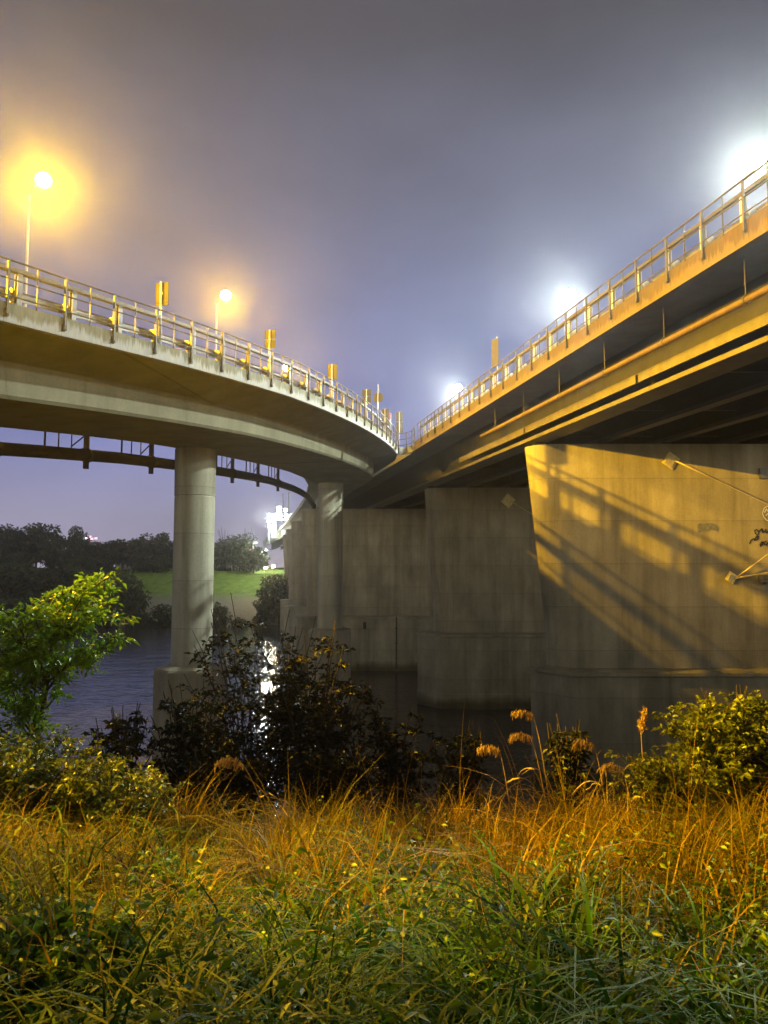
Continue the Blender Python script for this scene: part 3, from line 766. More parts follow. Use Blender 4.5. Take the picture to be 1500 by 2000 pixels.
def grow(seed, base, height, spread, stems=5, twig=7, leaves=9, lean=(0, 0), low=.15, stemr=.02):
    """branch polylines (woody) and leaf anchors"""
    rg = np.random.default_rng(seed); wood = []; LP = []; LD = []
    base = np.array(base, float)
    for k in range(stems):
        az = rg.uniform(0, 2 * math.pi); t = rg.uniform(.35, 1.0)
        tipp = base + np.array([math.cos(az) * spread * t + lean[0], math.sin(az) * spread * t + lean[1], height * (1.0 - .35 * t * rg.uniform(.4, 1.2))])
        midp = base * .5 + tipp * .5 + np.array([-math.cos(az) * spread * .18, -math.sin(az) * spread * .18, height * .08]) + rg.normal(size=3) * spread * .07
        q = np.linspace(0, 1, 9)[:, None]
        pl = (1 - q) ** 2 * base + 2 * q * (1 - q) * midp + q * q * tipp
        pl[1:] += rg.normal(size=(8, 3)) * spread * .025
        wood.append((pl, stemr, stemr * .3))
        for j in range(twig):
            u = low + (1 - low) * (j + rg.uniform(0, 1)) / twig
            p = pl[min(8, int(u * 8))]
            d = rg.normal(size=3); d[2] = abs(d[2]) * .5 + .1; d /= np.linalg.norm(d)
            L = spread * rg.uniform(.25, .6) * (1.15 - .5 * u)
            tw = np.array([p + d * L * f - np.array([0, 0, L * .25 * f * f]) for f in np.linspace(0, 1, 5)])
            tw[1:] += rg.normal(size=(4, 3)) * L * .05
            wood.append((tw, stemr * .35, stemr * .12))
            for f in np.linspace(.2, 1, leaves):
                i = min(3, int(f * 4)); pp = tw[i] + (tw[i + 1] - tw[i]) * (f * 4 - i)
                dd = rg.normal(size=3) + d * .9; dd[2] = dd[2] * .6
                LP.append(pp + rg.normal(size=3) * L * .04); LD.append(dd)
    return wood, np.array(LP), np.array(LD), rg
def woodmesh(wood, name, n=5):
    mb = MB()
    for pl, r0, r1 in wood: mb.tube([tuple(p) for p in pl], list(np.linspace(r0, r1, len(pl))), n, False)
    return mb.mesh(name, True)
def shrub(name, label, cat, seed, base, height, spread, mt, size, stems, twig, leaves, group=None, lean=(0, 0), low=.15, stemr=.02, width=.42, woodname='stems'):
    b = np.array([base[0], base[1], float(ground_z(base[0], base[1])) - .05 if len(base) < 3 else base[2]])
    wood, LP, LD, rg = grow(seed, (0, 0, 0), height, spread, stems, twig, leaves, lean, low, stemr)
    t = thing(name, label, cat, b, 0, group)
    obj(woodname, woodmesh(wood, woodname), M_BARK, t)
    V, Fa, T = leaf_arrays(LP, LD, size, rg, width)
    obj('foliage', mesh_np('foliage', V, Fa, tint=T), mt, t)
    return t
# bright sapling at the left
def at(px, Y): return ((px - 750) / K * Y, Y)
def hgt(px, py, Y):
    x, y = at(px, Y); return P(px, py, Y).z - float(ground_z(x, y))
x, y = at(90, 9.2)
t = thing('sapling', 'bright green leafy sapling at the left by the river', 'tree', (x, y, float(ground_z(x, y)) - .05))
zt = P(90, 1105, 9.2).z - t.location.z
rgs = np.random.default_rng(31)
wood = []; LPs = []; LDs = []
trunk = np.array([[0, 0, 0], [.02, 0, zt * .2], [-.03, .02, zt * .38], [.05, 0, zt * .55], [.12, 0, zt * .72]])
wood.append((trunk, .05, .022))
def br(p0, p1, n, nl, sp, r):
    p0 = np.array(p0); p1 = np.array(p1); L = np.linalg.norm(p1 - p0)
    pl = np.array([p0 + (p1 - p0) * f + np.array([0, 0, .10 * L * math.sin(f * math.pi)]) for f in np.linspace(0, 1, 8)]); pl[1:] += rgs.normal(size=(7, 3)) * L * .025
    wood.append((pl, r, r * .3))
    for j in range(n):
        f = .25 + .75 * (j + rgs.uniform()) / n; p = pl[min(7, int(f * 7))]
        d = rgs.normal(size=3) * np.array([1, 1, .55]) + (p1 - p0) / L * .8 + np.array([0, 0, .1]); d /= np.linalg.norm(d)
        l = sp * rgs.uniform(.6, 1.3)
        tw = np.array([p + d * l * g - np.array([0, 0, l * .25 * g * g]) for g in np.linspace(0, 1, 4)]); wood.append((tw, r * .35, r * .12))
        for g in np.linspace(.15, 1, nl):
            i = min(2, int(g * 3)); pp = tw[i] + (tw[i + 1] - tw[i]) * (g * 3 - i)
            LPs.append(pp + rgs.normal(size=3) * .02); dd = rgs.normal(size=3) * .8 + d; dd[2] -= .1; LDs.append(dd)
            LPs.append(pp + rgs.normal(size=3) * .04) if rgs.uniform() < .5 else None
            if len(LPs) > len(LDs): LDs.append(rgs.normal(size=3) + d * .6)
def rel(px, py, dy=0.):
    p = P(px, py, 9.2 + dy); return (p.x - t.location.x, p.y - t.location.y, p.z - t.location.z)
for (px, py, dy, sidx, n) in ((225, 1120, .1, 4, 17), (130, 1150, -.3, 4, 15), (60, 1180, .2, 3, 15), (-20, 1190, -.2, 3, 16), (240, 1240, -.1, 3, 18), (200, 1180, .4, 4, 15), (-60, 1270, .1, 2, 16),
                              (20, 1300, -.4, 2, 14), (180, 1265, -.5, 3, 14), (100, 1230, -.5, 3, 15), (20, 1240, .5, 3, 14), (150, 1215, -.3, 4, 14), (-40, 1360, -.2, 1, 12), (235, 1200, -.3, 4, 12), (60, 1330, -.4, 2, 12), (130, 1310, .2, 2, 9), (0, 1180, -.5, 3, 14), (75, 1260, -.6, 3, 15), (-10, 1310, .3, 2, 14), (170, 1160, -.1, 4, 14), (110, 1190, .5, 4, 14), (30, 1380, -.2, 1, 12), (-70, 1210, .2, 3, 14)):
    br(trunk[sidx], rel(px, py, dy), int(n * 1.35), 8, .27, .016)
V, Fa, T = leaf_arrays(np.array(LPs), np.array(LDs), .105, rgs, .42)
obj('trunk', woodmesh(wood, 'trunk', 6), M_BARK, t); obj('crown', mesh_np('crown', V, Fa, tint=T), M_LEAF_BRIGHT, t)

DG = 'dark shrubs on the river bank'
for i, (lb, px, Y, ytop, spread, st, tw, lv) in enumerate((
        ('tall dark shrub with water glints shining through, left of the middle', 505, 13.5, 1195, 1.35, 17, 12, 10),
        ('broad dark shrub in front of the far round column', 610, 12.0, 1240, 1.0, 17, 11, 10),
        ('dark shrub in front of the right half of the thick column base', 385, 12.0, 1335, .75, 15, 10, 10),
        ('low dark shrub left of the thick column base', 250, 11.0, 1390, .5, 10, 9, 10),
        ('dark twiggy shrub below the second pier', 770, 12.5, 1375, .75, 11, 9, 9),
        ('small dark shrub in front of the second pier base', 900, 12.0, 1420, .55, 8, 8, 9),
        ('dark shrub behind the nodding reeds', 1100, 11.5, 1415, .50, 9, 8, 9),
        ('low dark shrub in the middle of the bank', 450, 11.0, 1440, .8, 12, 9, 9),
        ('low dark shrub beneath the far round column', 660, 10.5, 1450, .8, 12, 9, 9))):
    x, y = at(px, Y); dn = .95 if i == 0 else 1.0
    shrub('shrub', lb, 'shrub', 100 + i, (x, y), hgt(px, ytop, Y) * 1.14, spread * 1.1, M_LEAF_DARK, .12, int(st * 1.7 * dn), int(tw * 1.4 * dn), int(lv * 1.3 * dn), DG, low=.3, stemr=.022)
x, y = at(1415, 8.2); shrub('bush', 'yellow green leafy bush at the right above the grass', 'bush', 61, (x, y), hgt(1420, 1340, 8.2) * 1.12, .85, M_LEAF_OLIVE, .085, 40, 20, 11, None, low=.1, stemr=.012, width=.55)
x, y = at(1300, 7.6); shrub('bush', 'smaller olive bush left of the yellow green bush', 'bush', 62, (x, y), hgt(1300, 1455, 7.6) * 1.1, .6, M_LEAF_OLIVE, .07, 28, 15, 9, None, low=.1, stemr=.01, width=.5)
x, y = at(60, 7.6); shrub('bush', 'yellow lit low bush at the foot of the sapling', 'bush', 63, (x, y), hgt(60, 1430, 7.6) * 1.15, .9, M_LEAF_OLIVE, .075, 36, 15, 9, None, low=.1, stemr=.01, width=.5)
x, y = at(150, 7.4); shrub('bush', 'tall yellow lit bush between sapling foot and dark hollow', 'bush', 68, (x, y), hgt(150, 1455, 7.4) * 1.1, .7, M_LEAF_OLIVE, .065, 26, 14, 9, None, low=.1, stemr=.01, width=.5)
x, y = at(250, 7.3); shrub('bush', 'ragged yellow lit bush at the left edge of the dark hollow', 'bush', 64, (x, y), hgt(250, 1490, 7.3) * 1.12, .7, M_LEAF_OLIVE, .065, 28, 14, 9, None, low=.1, stemr=.01, width=.5)
x, y = at(150, 2.95); shrub('weed_clump', 'bright green broad leaved weed clump in the bottom left corner', 'weed', 65, (x, y), .5, .36, M_LEAF_WEED, .055, 34, 10, 8, None, low=.2, stemr=.004, width=.7)
x, y = at(330, 4.6); shrub('weed_clump', 'small green weed clump in the left grass', 'weed', 66, (x, y), .5, .3, M_LEAF_WEED, .045, 14, 8, 7, None, low=.2, stemr=.004, width=.6)
x, y = at(1090, 4.6); shrub('weed_clump', 'green weed clump in the right grass', 'weed', 67, (x, y), .48, .32, M_LEAF_WEED, .045, 14, 8, 7, None, low=.2, stemr=.004, width=.6)

# unseen tree added outside the frame: its crown shades the near grass from the ramp lamp
rg = np.random.default_rng(77); Pt = []; Dd = []
for k in range(46):
    c = rg.normal(size=3); c = c / np.linalg.norm(c) * rg.uniform(.3, 1) * np.array([2.4, 1.2, 1.8])
    d = rg.normal(size=(60, 3)); d /= np.linalg.norm(d, axis=1, keepdims=True)
    Pt.append(c + np.array([0, 0, 5.0]) + d * rg.uniform(.2, .55, (60, 1))); Dd.append(d + rg.normal(size=(60, 3)) * .5)
tx, ty = -7.3, 4.5
t = thing('added_shade_tree', 'unseen tree added left of the frame to shade the near grass', 'tree', (tx, ty, float(ground_z(tx, ty)) - .1))
V, Fa, T = leaf_arrays(np.concatenate(Pt), np.concatenate(Dd), .22, rg, .6)
obj('crown', mesh_np('crown', V, Fa, tint=T), M_LEAF_BRIGHT, t)
obj('trunk', MB().tube([(0, 0, 0), (.05, 0, 1.8), (-.05, .05, 3.4), (0, 0, 5.6)], [.14, .11, .09, .03], 8).mesh('trunk', True), M_BARK, t)

# reeds with nodding plumes
RGp = 'reeds with nodding plumes'
def reed(label, px, ptop, pbase, Y, nod, seed, n=95, L=.21, upright=False):
    rg = np.random.default_rng(seed)
    x, y = at(pbase, Y); gz = float(ground_z(x, y)); b = np.array([x, y, gz - .02])
    top = np.array(P(px, ptop, Y)) - b
    t = thing('reed', label, 'reed', tuple(b), 0, RGp)
    q = np.linspace(0, 1, 10)
    ctl = np.array([top[0] * .5, 0, top[2] * .8])
    st = np.stack([(1 - a) ** 2 * np.zeros(3) + 2 * a * (1 - a) * ctl + a * a * top for a in q])
    obj('stem', MB().tube([tuple(p) for p in st], list(np.linspace(.008, .004, 10)), 5).mesh('stem', True), M_STRAW, t)
    # plume along an arc leaving the tip
    pts = []; ds = []
    for k in range(n):
        a = rg.uniform(0, 1)
        if upright: c = top + np.array([nod * a * .2, 0, L * a])
        else: c = top + np.array([nod * L * a, rg.normal() * .01, L * .42 * math.sin(a * 1.7) - L * .34 * a * a])
        hang = np.array([nod * .25, rg.normal() * .3, -1.0 if not upright else .8]) + rg.normal(size=3) * .35
        pts.append(c + rg.normal(size=3) * .012); ds.append(hang)
    V, Fa, T = leaf_arrays(np.array(pts), np.array(ds), .07, rg, .16, .1, .2)
    nn = len(V); cc = np.repeat(rg.uniform(.7, 1.2, nn // 5), 5)[:, None] * np.array([[.46, .31, .12]]); T = np.concatenate([cc, np.ones((nn, 1))], 1)
    obj('plume', mesh_np('plume', V, Fa, tint=T), M_PLUME, t)
    for k in range(int(rg.integers(1, 4))):
        f = rg.uniform(.1, .65); p = st[int(f * 9)]; sgn = rg.choice([-1, 1])
        mb = MB(); LL = rg.uniform(.2, .5); V = []; 
        for a in np.linspace(0, 1, 6):
            c = p + np.array([sgn * LL * a * .7, rg.normal() * .02, LL * (.6 * a - .75 * a * a)]); w = .009 * (1 - a ** 2) + .001
            V += [(c[0], c[1] - w, c[2]), (c[0], c[1] + w, c[2] + w)]
        mb.add(V, [(2 * i, 2 * i + 1, 2 * i + 3, 2 * i + 2) for i in range(5)]); obj('leaf', mb, M_STRAW, t)
M_STRAW = simple('straw', (.42, .30, .11), .6, 0, .3, 8)
reed('tallest nodding reed in front of the second pier base', 1040, 1395, 1075, 8.0, -1, 1)
reed('second nodding reed just below the tallest one', 1036, 1440, 1070, 7.8, -1, 2)
reed('nodding reed right of the dark shrub', 1160, 1455, 1180, 7.6, -1, 3)
reed('low nodding reed in the middle grass', 975, 1465, 1000, 7.4, -1, 4)
reed('low drooping reed left of the olive bush', 1215, 1500, 1230, 7.5, -1, 5)
reed('upright reed spike before the nearest pier', 1252, 1430, 1248, 7.6, .2, 6, 200, .2, True)
reed('bent reed with a long arching stem left of the middle', 470, 1490, 560, 6.6, -1, 7, 120)

# ------------------------------------------------------------------ grass (uncountable)
def blades(n, region, hmin, hmax, wid, cols, seed, bend=(.2, .9), dens=None, segs=4, tuft=55):
    rg = np.random.default_rng(seed)
    X = []; Yv = []
    cnt = 0
    while cnt < n:
        y = rg.uniform(region[0], region[1], n) ; x = rg.uniform(-1, 1, n) * (y * .60 + .9)
        keep = rg.uniform(0, 1, n) < (y * .6 + .9) / (region[1] * .6 + .9)
        pd = vnoise(x, y, .55, seed) * .6 + vnoise(x, y, .18, seed + 3) * .4
        keep &= rg.uniform(0, 1, n) < np.clip((pd - .22) * 2.6, .04, 1)
        if dens is not None: keep &= rg.uniform(0, 1, n) < dens(x, y)
        X.append(x[keep]); Yv.append(y[keep]); cnt += keep.sum()
    x = np.concatenate(X)[:n]; y = np.concatenate(Yv)[:n]
    nt_ = max(4, n // tuft); ti = rg.integers(0, nt_, n); into = rg.uniform(0, 1, n) < .62
    ox = rg.normal(size=n) * .075; oy = rg.normal(size=n) * .075
    x0, y0 = x[:nt_][ti], y[:nt_][ti]
    x = np.where(into, x0 + ox, x); y = np.where(into, y0 + oy, y); taz = np.arctan2(oy, ox) + rg.normal(size=n) * .5
    th = rg.uniform(.62, 1.28, nt_)[ti]; z = ground_z(x, y) - .03
    hp = vnoise(x, y, .8, seed + 5)
    h = rg.uniform(hmin, hmax, n) * (.45 + 1.05 * hp) * np.where(into, th, .85)
    az = rg.uniform(0, 2 * math.pi, n); az = np.where(rg.uniform(0, 1, n) < .35, az * .25 + vnoise(x, y, 1.0, seed + 8) * 6.28, az)
    az = np.where(into & (rg.uniform(0, 1, n) < .75), taz, az)
    bd = rg.uniform(bend[0], bend[1], n) ** 1.2
    w = wid * rg.uniform(.6, 1.4, n)
    dx, dy = np.cos(az), np.sin(az)
    twist = rg.uniform(-1, 1, n) * 1.2
    V = []
    for k in range(segs + 1):
        f = k / segs
        fx = h * bd * f * f * (.9 + .0 * f); fz = h * (f - .42 * bd * f ** 2.6)
        kink = np.where(bd > .65, -h * .35 * np.clip(f - .6, 0, 1), 0)
        px_ = x + dx * fx; py_ = y + dy * fx; pz_ = z + fz + kink
        ww = w * (1 - f ** 2.2) * .5 + .0004; ta = az + math.pi / 2 + twist * f
        V.append(np.stack([px_ + np.cos(ta) * ww, py_ + np.sin(ta) * ww, pz_], 1)); V.append(np.stack([px_ - np.cos(ta) * ww, py_ - np.sin(ta) * ww, pz_ + ww * .3], 1))
    V = np.stack(V, 1).reshape(-1, 3); o = np.arange(n) * 2 * (segs + 1)
    Fa = np.concatenate([np.stack([o + 2 * k, o + 2 * k + 1, o + 2 * k + 3, o + 2 * k + 2], 1) for k in range(segs)])
    ci = np.clip((vnoise(x, y, .6, seed + 11) * .7 + rg.uniform(0, 1, n) * .45 - .07) * len(cols), 0, len(cols) - 1).astype(int)
    c = np.array(cols)[ci] * rg.uniform(.65, 1.3, n)[:, None]
    T = np.concatenate([np.repeat(c, 2 * (segs + 1), 0), np.ones((n * 2 * (segs + 1), 1))], 1)
    return mesh_np('grass', V, Fa, tint=T, smooth=True)
DRY = [(.31, .19, .004), (.25, .16, .003), (.16, .115, .002), (.09, .08, .002), (.29, .21, .006)]
GRN = [(.016, .075, .0003), (.032, .105, .0003), (.055, .11, .0005), (.010, .045, .0003), (.055, .07, .0008)]
left = lambda x, y: np.clip(.72 - x / (y * .55 + .5) * .6, .18, 1)
tag(obj('dry_grass', blades(64000, (2.6, 10.5), .24, .78, .0085, DRY, 11, (.35, 1.2), dens=lambda x, y: np.clip((y - 3.1) / 2.2, .05, 1)), M_GRASS), 'tall dry orange grass along the crest of the bank', 'grass', None, 'stuff')
tag(obj('green_grass', blades(13000, (1.7, 6.2), .25, .62, .012, GRN, 12, (.6, 1.35), dens=lambda x, y: np.clip((6.4 - y) / 2.5, .1, 1) * left(x, y), segs=6, tuft=40), M_GRASS), 'bent green grass in the foreground', 'grass', None, 'stuff')
tag(obj('mixed_grass', blades(9000, (1.6, 7.5), .15, .55, .006, DRY[2:4] + GRN + GRN, 13, (.6, 1.4), segs=6, tuft=40), M_GRASS), 'tangled dry and green stalks in the foreground', 'grass', None, 'stuff')
tag(obj('tall_stalks', blades(330, (6.2, 9.2), .75, 1.25, .010, DRY[:3], 15, (.1, .9), segs=7, tuft=6), M_GRASS), 'thin tall dry stalks standing above the grass crest', 'grass', None, 'stuff')
tag(obj('broad_blades', blades(1100, (2.0, 6.8), .35, .75, .020, GRN, 16, (.8, 1.4), dens=left, segs=8, tuft=12), M_GRASS), 'broad arching grass blades in the foreground', 'grass', None, 'stuff')
tag(obj('bank_grass', blades(9000, (10.5, 19), .5, 1.1, .014, [(.05, .05, .012), (.09, .08, .015), (.03, .04, .008)], 14), M_GRASS), 'dark grass on the slope down to the river', 'grass', None, 'stuff')
# small leafy weeds standing through the grass
rg = np.random.default_rng(5); Pt = []; Dd = []; Tn = []
cx = rg.uniform(-1, 1, 26); cyy = np.concatenate([rg.uniform(2.0, 4.6, 19), rg.uniform(5, 8.6, 7)])
for k in range(520):
    c = rg.integers(0, 26); y = cyy[c] + rg.normal() * .45; x = cx[c] * (cyy[c] * .58 + .7) + rg.normal() * .5
    if y < 1.8 or y > 9: continue
    h = rg.uniform(.22, .62); n = int(rg.integers(8, 18)); z0 = float(ground_z(x, y)); ln = rg.normal(size=2) * .12
    for q in range(n):
        f = (q + .6) / n; a = q * 2.4 + rg.uniform(0, .6)
        Pt.append((x + ln[0] * f, y + ln[1] * f, z0 + h * (.25 + .75 * f))); Dd.append((math.cos(a), math.sin(a), .25 + rg.normal() * .3))
V, Fa, T = leaf_arrays(np.array(Pt), np.array(Dd), .05, rg, .42)
tag(obj('low_weeds', mesh_np('low_weeds', V, Fa, tint=T), M_LEAF_WEED2), 'small leaved weeds scattered through the grass', 'weeds', None, 'stuff')

# ------------------------------------------------------------------ far bank: trees
def far_crown(seed, w, h, n=34, m=110, size=.8):
    rg = np.random.default_rng(seed); Pt = []; D = []
    for k in range(n):
        while True:
            c = rg.uniform(-1, 1, 3)
            if np.linalg.norm(c) < 1: break
        c = c * np.array([w * .55, w * .55, h * .45]) + np.array([0, 0, h * .46]); rr = rg.uniform(.14, .27) * w
        d = rg.normal(size=(m, 3)); d /= np.linalg.norm(d, axis=1, keepdims=True)
        Pt.append(c + d * rr * rg.uniform(.5, 1, (m, 1)) * np.array([1, 1, .8])); D.append(d + rg.normal(size=(m, 3)) * .5)
    V, Fa, T = leaf_arrays(np.concatenate(Pt), np.concatenate(D), size, rg, .6)
    return mesh_np('crown', V, Fa, tint=T)
crowns = [far_crown(300 + k, 9.0, 11.0) for k in range(5)]
for c in crowns: c.materials.append(M_LEAF_FAR)
def trunk_mesh(seed):
    rg = np.random.default_rng(seed); mb = MB(); mb.tube([(0, 0, 0), (.1, 0, 2), (0, .1, 4), (.2, 0, 7)], [.3, .25, .2, .08], 7)
    for k in range(6):
        a = rg.uniform(0, 6.28); z = rg.uniform(2.5, 6); mb.tube([(0, 0, z), (math.cos(a) * 1.6, math.sin(a) * 1.6, z + 1.5), (math.cos(a) * 2.6, math.sin(a) * 2.6, z + 3.2)], [.12, .07, .02], 5)
    m_ = mb.mesh('trunk', True); m_.materials.append(M_BARK); return m_
trunks = [trunk_mesh(400 + k) for k in range(3)]
def far_tree(i, px, Y, ytop, wide, label, group='trees along the far bank', base=None):
    x, y = at(px, Y); gz = float(ground_z(x, y)); H = P(px, ytop, Y).z - gz
    t = thing('far_tree', label, 'tree', (x, y, gz - .1), (i * 1.7) % 6.28, group)
    c = obj('crown', crowns[i % 5], None, t); c.scale = (wide / 9.5, wide / 9.5, H / 10.8)
    r_ = obj('trunk', trunks[i % 3], None, t); r_.scale = (wide / 10, wide / 10, H / 11)
    return t
FT = [(15, 215, 1022, 13, 'large dark tree at the left edge of the far bank'), (70, 225, 1019, 13, 'tall dark tree second from the left edge'),
      (-45, 210, 1030, 12, 'dark tree partly cut by the left edge'), (145, 218, 1020, 7.5, 'round dark tree left of the red lights'),
      (105, 214, 1050, 9, 'low dark tree between the two tall left ones'), (195, 222, 1056, 11, 'low dark tree under the red lights'),
      (240, 220, 1052, 11, 'dark tree right of the red lights'), (282, 216, 1042, 10, 'dark tree left of the thick column'), (322, 222, 1034, 10, 'tree directly behind the left edge of the thick column'),
      (438, 210, 1050, 8, 'green tree directly right of the thick column'), (468, 205, 1040, 9, 'taller green tree right of the thick column'), (495, 200, 1066, 7, 'small green tree beside the bridge end'),
      (380, 214, 1046, 10, 'tree hidden behind the thick column'), (40, 205, 1075, 11, 'bushy undergrowth tree at the left'), (170, 205, 1085, 12, 'bushy undergrowth tree in the left middle'), (300, 206, 1080, 11, 'bushy undergrowth tree beside the column')]
for i, (px, Y, yt, w, lb) in enumerate(FT): far_tree(i, px, Y, yt, w, lb)
far_tree(16, 250, 152, 1125, 7, 'leafy bush at the water edge left of the thick column', 'bushes at the far water edge')
far_tree(17, 428, 150, 1175, 4, 'dark bush at the water edge right of the thick column', 'bushes at the far water edge')
far_tree(18, 320, 150, 1175, 6, 'low bush at the water edge behind the thick column', 'bushes at the far water edge')
far_tree(19, 180, 150, 1170, 9, 'dark wide bush at the water edge behind the sapling', 'bushes at the far water edge')
far_tree(20, 80, 150, 1160, 11, 'dark wide bush at the water edge at the left', 'bushes at the far water edge')
rg = np.random.default_rng(9)
for i, (px, Y, w, h, lb) in enumerate(((275, 151, 4, 1190, 'small bush on the far shore between sapling and column, first from left'), (292, 149, 3, 1205, 'tiny bush on the far shore just left of the column'), 
        (468, 149, 3, 1204, 'tiny bush on the far shore right of the column'), (515, 155, 5, 1165, 'bush on the far bank touching the dark bush mass'), (130, 149, 6, 1180, 'low wide bush on the far shore behind the sapling crown'), (20, 150, 8, 1165, 'wide dark bush on the far shore at the left edge'))):
    far_tree(30 + i, px, Y, h, w, lb, 'bushes at the far water edge')
for i, (px, Y, w, h, lb) in enumerate(((15, 176, 13, 1098, 'dark tree low on the far slope at the left edge'), (75, 172, 13, 1108, 'dark tree low on the far slope, second from the left'), (130, 178, 12, 1100, 'dark tree low on the far slope behind the sapling top'),
        (185, 174, 12, 1112, 'dark tree low on the far slope right of the sapling'), (238, 165, 6, 1110, 'rounded green tree low on the far slope left of the column'))):
    far_tree(50 + i, px, Y, h, w, lb, 'trees low on the far slope')
# bare branches above the green trees
for px, Y, yt, lb in ((436, 212, 1028, 'bare thin tree right of the thick column'), (481, 208, 1026, 'bare thin tree above the taller green tree')):
    x, y = at(px, Y); gz = float(ground_z(x, y)); H = P(px, yt, Y).z - gz; rg = np.random.default_rng(int(px)); mb = MB()
    for k in range(9):
        a = rg.uniform(-1, 1); mb.tube([(0, 0, 0), (a * .6, rg.normal() * .3, H * .6), (a * 2.0, rg.normal(), H * rg.uniform(.85, 1.0))], [.12, .06, .02], 5)
    t = thing('bare_tree', lb, 'tree', (x, y, gz), 0, 'bare trees on the far bank'); obj('branches', mb, M_BARK, t)

# ------------------------------------------------------------------ far bridge gantry, lamps, skyline
def far_light(loc, power, col=WHITE, parent=None, r=.3):
    ld = bpy.data.lights.new('lamp_light', 'POINT'); ld.energy = power; ld.color = col; ld.shadow_soft_size = r
    lo = bpy.data.objects.new('lamp_light', ld); C.objects.link(lo); lo.location = loc; lo.parent = parent; return lo
YGA = 190.0
ga = thing('sign_gantry', 'brightly lit white gantry over the far end of the bridge', 'gantry')
def gpt(px, py): return P(px, py, YGA)
M_GW = simple('gantry_white_paint', (.28, .30, .33), .4, 0, .05, 3)
for px in (536, 618):
    a = gpt(px, 1050); b_ = gpt(px, 1008); mb = MB(); mb.box((a + b_) / 2, (1.1, 1.0, abs(a.z - b_.z))); obj('leg', mb, M_GW, ga)
a = gpt(526, 1010); b_ = gpt(625, 1004); mb = MB(); mb.box((a + b_) / 2 , (abs(b_.x - a.x), 1.3, 1.1)); obj('beam', mb, M_GW, ga)
for px, py in ((545, 992), (545, 999), (557, 996)):
    q = gpt(px, py); mb = MB(); mb.box(q, (1.1, .5, .8)); soft(obj('floodlight', mb, M_LFAR, ga), .1)
    mb = MB(); mb.box(q + Vector((0, .35, -.7)), (.2, .2, 1.4)); obj('floodlight_post', mb, M_GW, ga)
mb = MB()
a = gpt(540, 1013); mb.box(a + Vector((2.5, -.72, -.25)), (6.5, .12, .3)); obj('light_strip', mb, M_LFAR, ga)
mb = MB()
for px in (524, 531):
    mb.tube([gpt(px, 1055), gpt(px, 1002)], .07, 6)
for py in np.arange(1004, 1052, 5): mb.tube([gpt(524, py), gpt(531, py)], .05, 5)
obj('ladder', mb, M_GW, ga)
far_light(gpt(540, 1000) + Vector((0, -4, 1)), 2500, WHITE, ga); far_light(gpt(544, 1022) + Vector((0, -1.5, 0)), 120, WHITE, ga)
FG = 'white lamps on the far end of the bridge'
for i, (px, py, pb, Y, lb) in enumerate(((526, 1018, 1062, 188, 'small white lamp left of the far gantry'), (553, 966, 1020, 150, 'tall thin far lamp post above the gantry'), (564, 962, 1005, 140, 'tall thin far lamp post nearest the bridge edge'), (517, 1033, 1075, 220, 'farthest thin white post left of the gantry'))):
    hd = P(px, py, Y); bs = P(px, pb, Y); t = thing('far_lamp', lb, 'street lamp', bs, 0, FG)
    mb = MB(); mb.tube([(0, 0, 0), hd - bs], [.16, .10], 8); obj('pole', mb, M_GW, t)
    if i == 0:
        mb = MB(); mb.box(hd - bs, (.9, .5, .8)); soft(obj('lamp_head', mb, M_LFAR, t), .1); far_light(hd - bs + Vector((-.5, -1, 0)), 16000, WHITE, t)
    else:
        mb = MB(); mb.box(hd - bs, (.5, .3, .2)); obj('lamp_head', mb, M_GW, t)
for px, py, Y, mt, lb, pw, col in ((520, 1076, 205, M_LFAR, 'white lamp under the far end of the bridge', 9000, WHITE), (534, 1106, 160, M_LWARM, 'warm lamp on the far bank beneath the bridge', 2500, (1, .75, .4)), (519, 1109, 170, M_LWARM, 'second warm lamp left of the other on the far bank', 2000, (1, .7, .35))):
    q = P(px, py, Y); gz = float(ground_z(q.x, q.y)); t = thing('bank_lamp', lb, 'lamp', (q.x, q.y, min(gz, q.z - 2)), 0, 'lamps beneath the far bridge end')
    h = q.z - t.location.z; mb = MB(); mb.tube([(0, 0, 0), (0, 0, h)], .06, 6); obj('pole', mb, M_RUST, t)
    mb = MB(); mb.box((0, 0, h), (.7, .5, .5)); soft(obj('lamp_head', mb, mt, t), .1); far_light((0, -1.2, h - .2), pw, col, t)
# lit brick abutment seen through the gap
q = P(567, 1106, 176); t = thing('brick_abutment', 'warm lit brick wall seen through the gap under the bridge', 'wall', (q.x, q.y, 8))
mb = MB(); mb.box((0, 0, 3.5), (2.6, 1.0, 7)); m, tt, b = mat('brick_wall'); br_ = tt.nodes.new('ShaderNodeTexBrick'); br_.inputs['Scale'].default_value = 3
br_.inputs[1].default_value = (.35, .16, .09, 1); br_.inputs[2].default_value = (.28, .12, .07, 1); br_.inputs[3].default_value = (.4, .36, .3, 1)
tt.links.new(pos(tt), br_.inputs[0]); tt.links.new(br_.outputs[0], b.inputs[0]); obj('brickwork', mb, m, t)
mb = MB(); mb.box((0, -.1, 7.15), (3.0, 1.4, .3)); obj('coping', mb, M_CON, t)
far_light((.3, -3, 5.2), 500, (1, .7, .4), t)
far_tree(21, 546, 153, 1120, 7.5, 'dark bush mass on the far bank below the bridge end', 'bushes at the far water edge')
far_tree(22, 585, 153, 1150, 6.5, 'low dark bush on the far bank between the far piers', 'bushes at the far water edge')
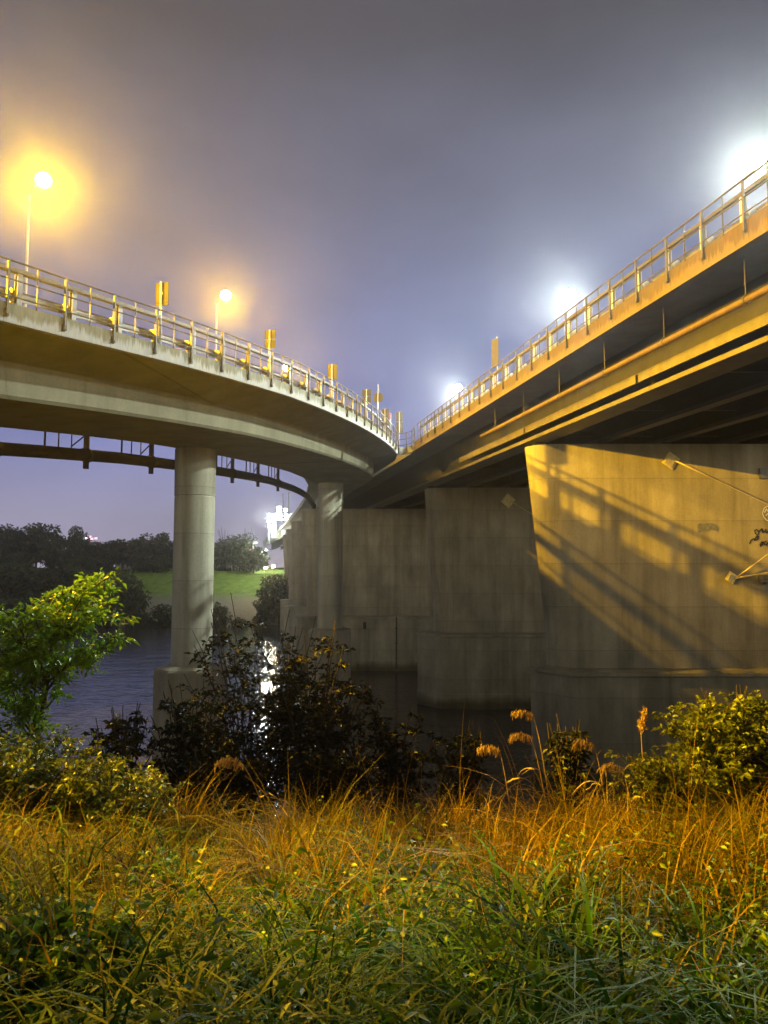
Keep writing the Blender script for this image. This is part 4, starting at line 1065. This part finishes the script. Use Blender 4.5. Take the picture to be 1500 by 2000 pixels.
# distant building with red lights
q = P(178, 1052, 420); t = thing('distant_tower', 'distant building with red lights above the dark trees', 'building', (q.x, q.y, 10))
mb = MB(); mb.box((0, 0, (q.z - 10) / 2 - 1), (9, 8, q.z - 12)); obj('walls', mb, M_DARKSTEEL, t)
for dx, dz, mt in ((-4, 0, M_LRED), (1.0, .9, M_LRED), (4.5, .0, M_LRED), (-1.5, -.2, M_LFAR), (2.2, -.3, M_LRED)):
    mb = MB(); mb.box((dx, -4.2, q.z - 10 + dz), (1.3, .6, .9)); obj('roof_light', mb, mt, t)
mb = MB(); mb.tube([(1, -4, q.z - 12), (1, -4, q.z - 9)], .15, 6); obj('mast', mb, M_POLE, t)
q = P(243, 1062, 400); t = thing('distant_house', 'tiny pink lit roof behind the trees left of the column', 'building', (q.x, q.y, 10))
mb = MB(); mb.box((0, 0, (q.z - 10) / 2 - .5), (7, 7, q.z - 11)); obj('walls', mb, M_DARKSTEEL, t); mb = MB(); mb.box((0, -3.6, q.z - 10.5), (2.2, .3, .9)); obj('roof_light', mb, M_LWARM, t)
# road sign board far right of the trees
q = P(494, 1060, 205); t = thing('far_sign_board', 'small pale sign board beside the far bridge end', 'road sign', (q.x, q.y, float(ground_z(q.x, q.y))))
h = q.z - t.location.z; mb = MB(); mb.box((0, 0, h), (2.6, .2, .7)); obj('panel', mb, M_GW, t)
mb = MB(); mb.tube([(0, .2, 0), (0, .2, h)], .1, 6); obj('pole', mb, M_POLE, t)
mb = MB(); mb.box((-.4, -.3, h - 2.1), (.6, .3, .6)); obj('red_light', mb, M_LRED, t)

# ------------------------------------------------------------------ night mist
mb = MB(); mb.box((-40, 200, 18), (700, 560, 44)); m = bpy.data.materials.new('mist'); m.use_nodes = True
tt = m.node_tree; tt.nodes.clear(); oo = tt.nodes.new('ShaderNodeOutputMaterial'); pv = tt.nodes.new('ShaderNodeVolumePrincipled')
pv.inputs['Color'].default_value = (.95, .95, .97, 1); pv.inputs['Density'].default_value = .00042; pv.inputs['Anisotropy'].default_value = .87
tt.links.new(pv.outputs[0], oo.inputs['Volume'])
hz = obj('haze', mb, m); tag(hz, 'thin night mist glowing round the lamps', 'haze', None, 'stuff'); hz.display_type = 'WIRE'
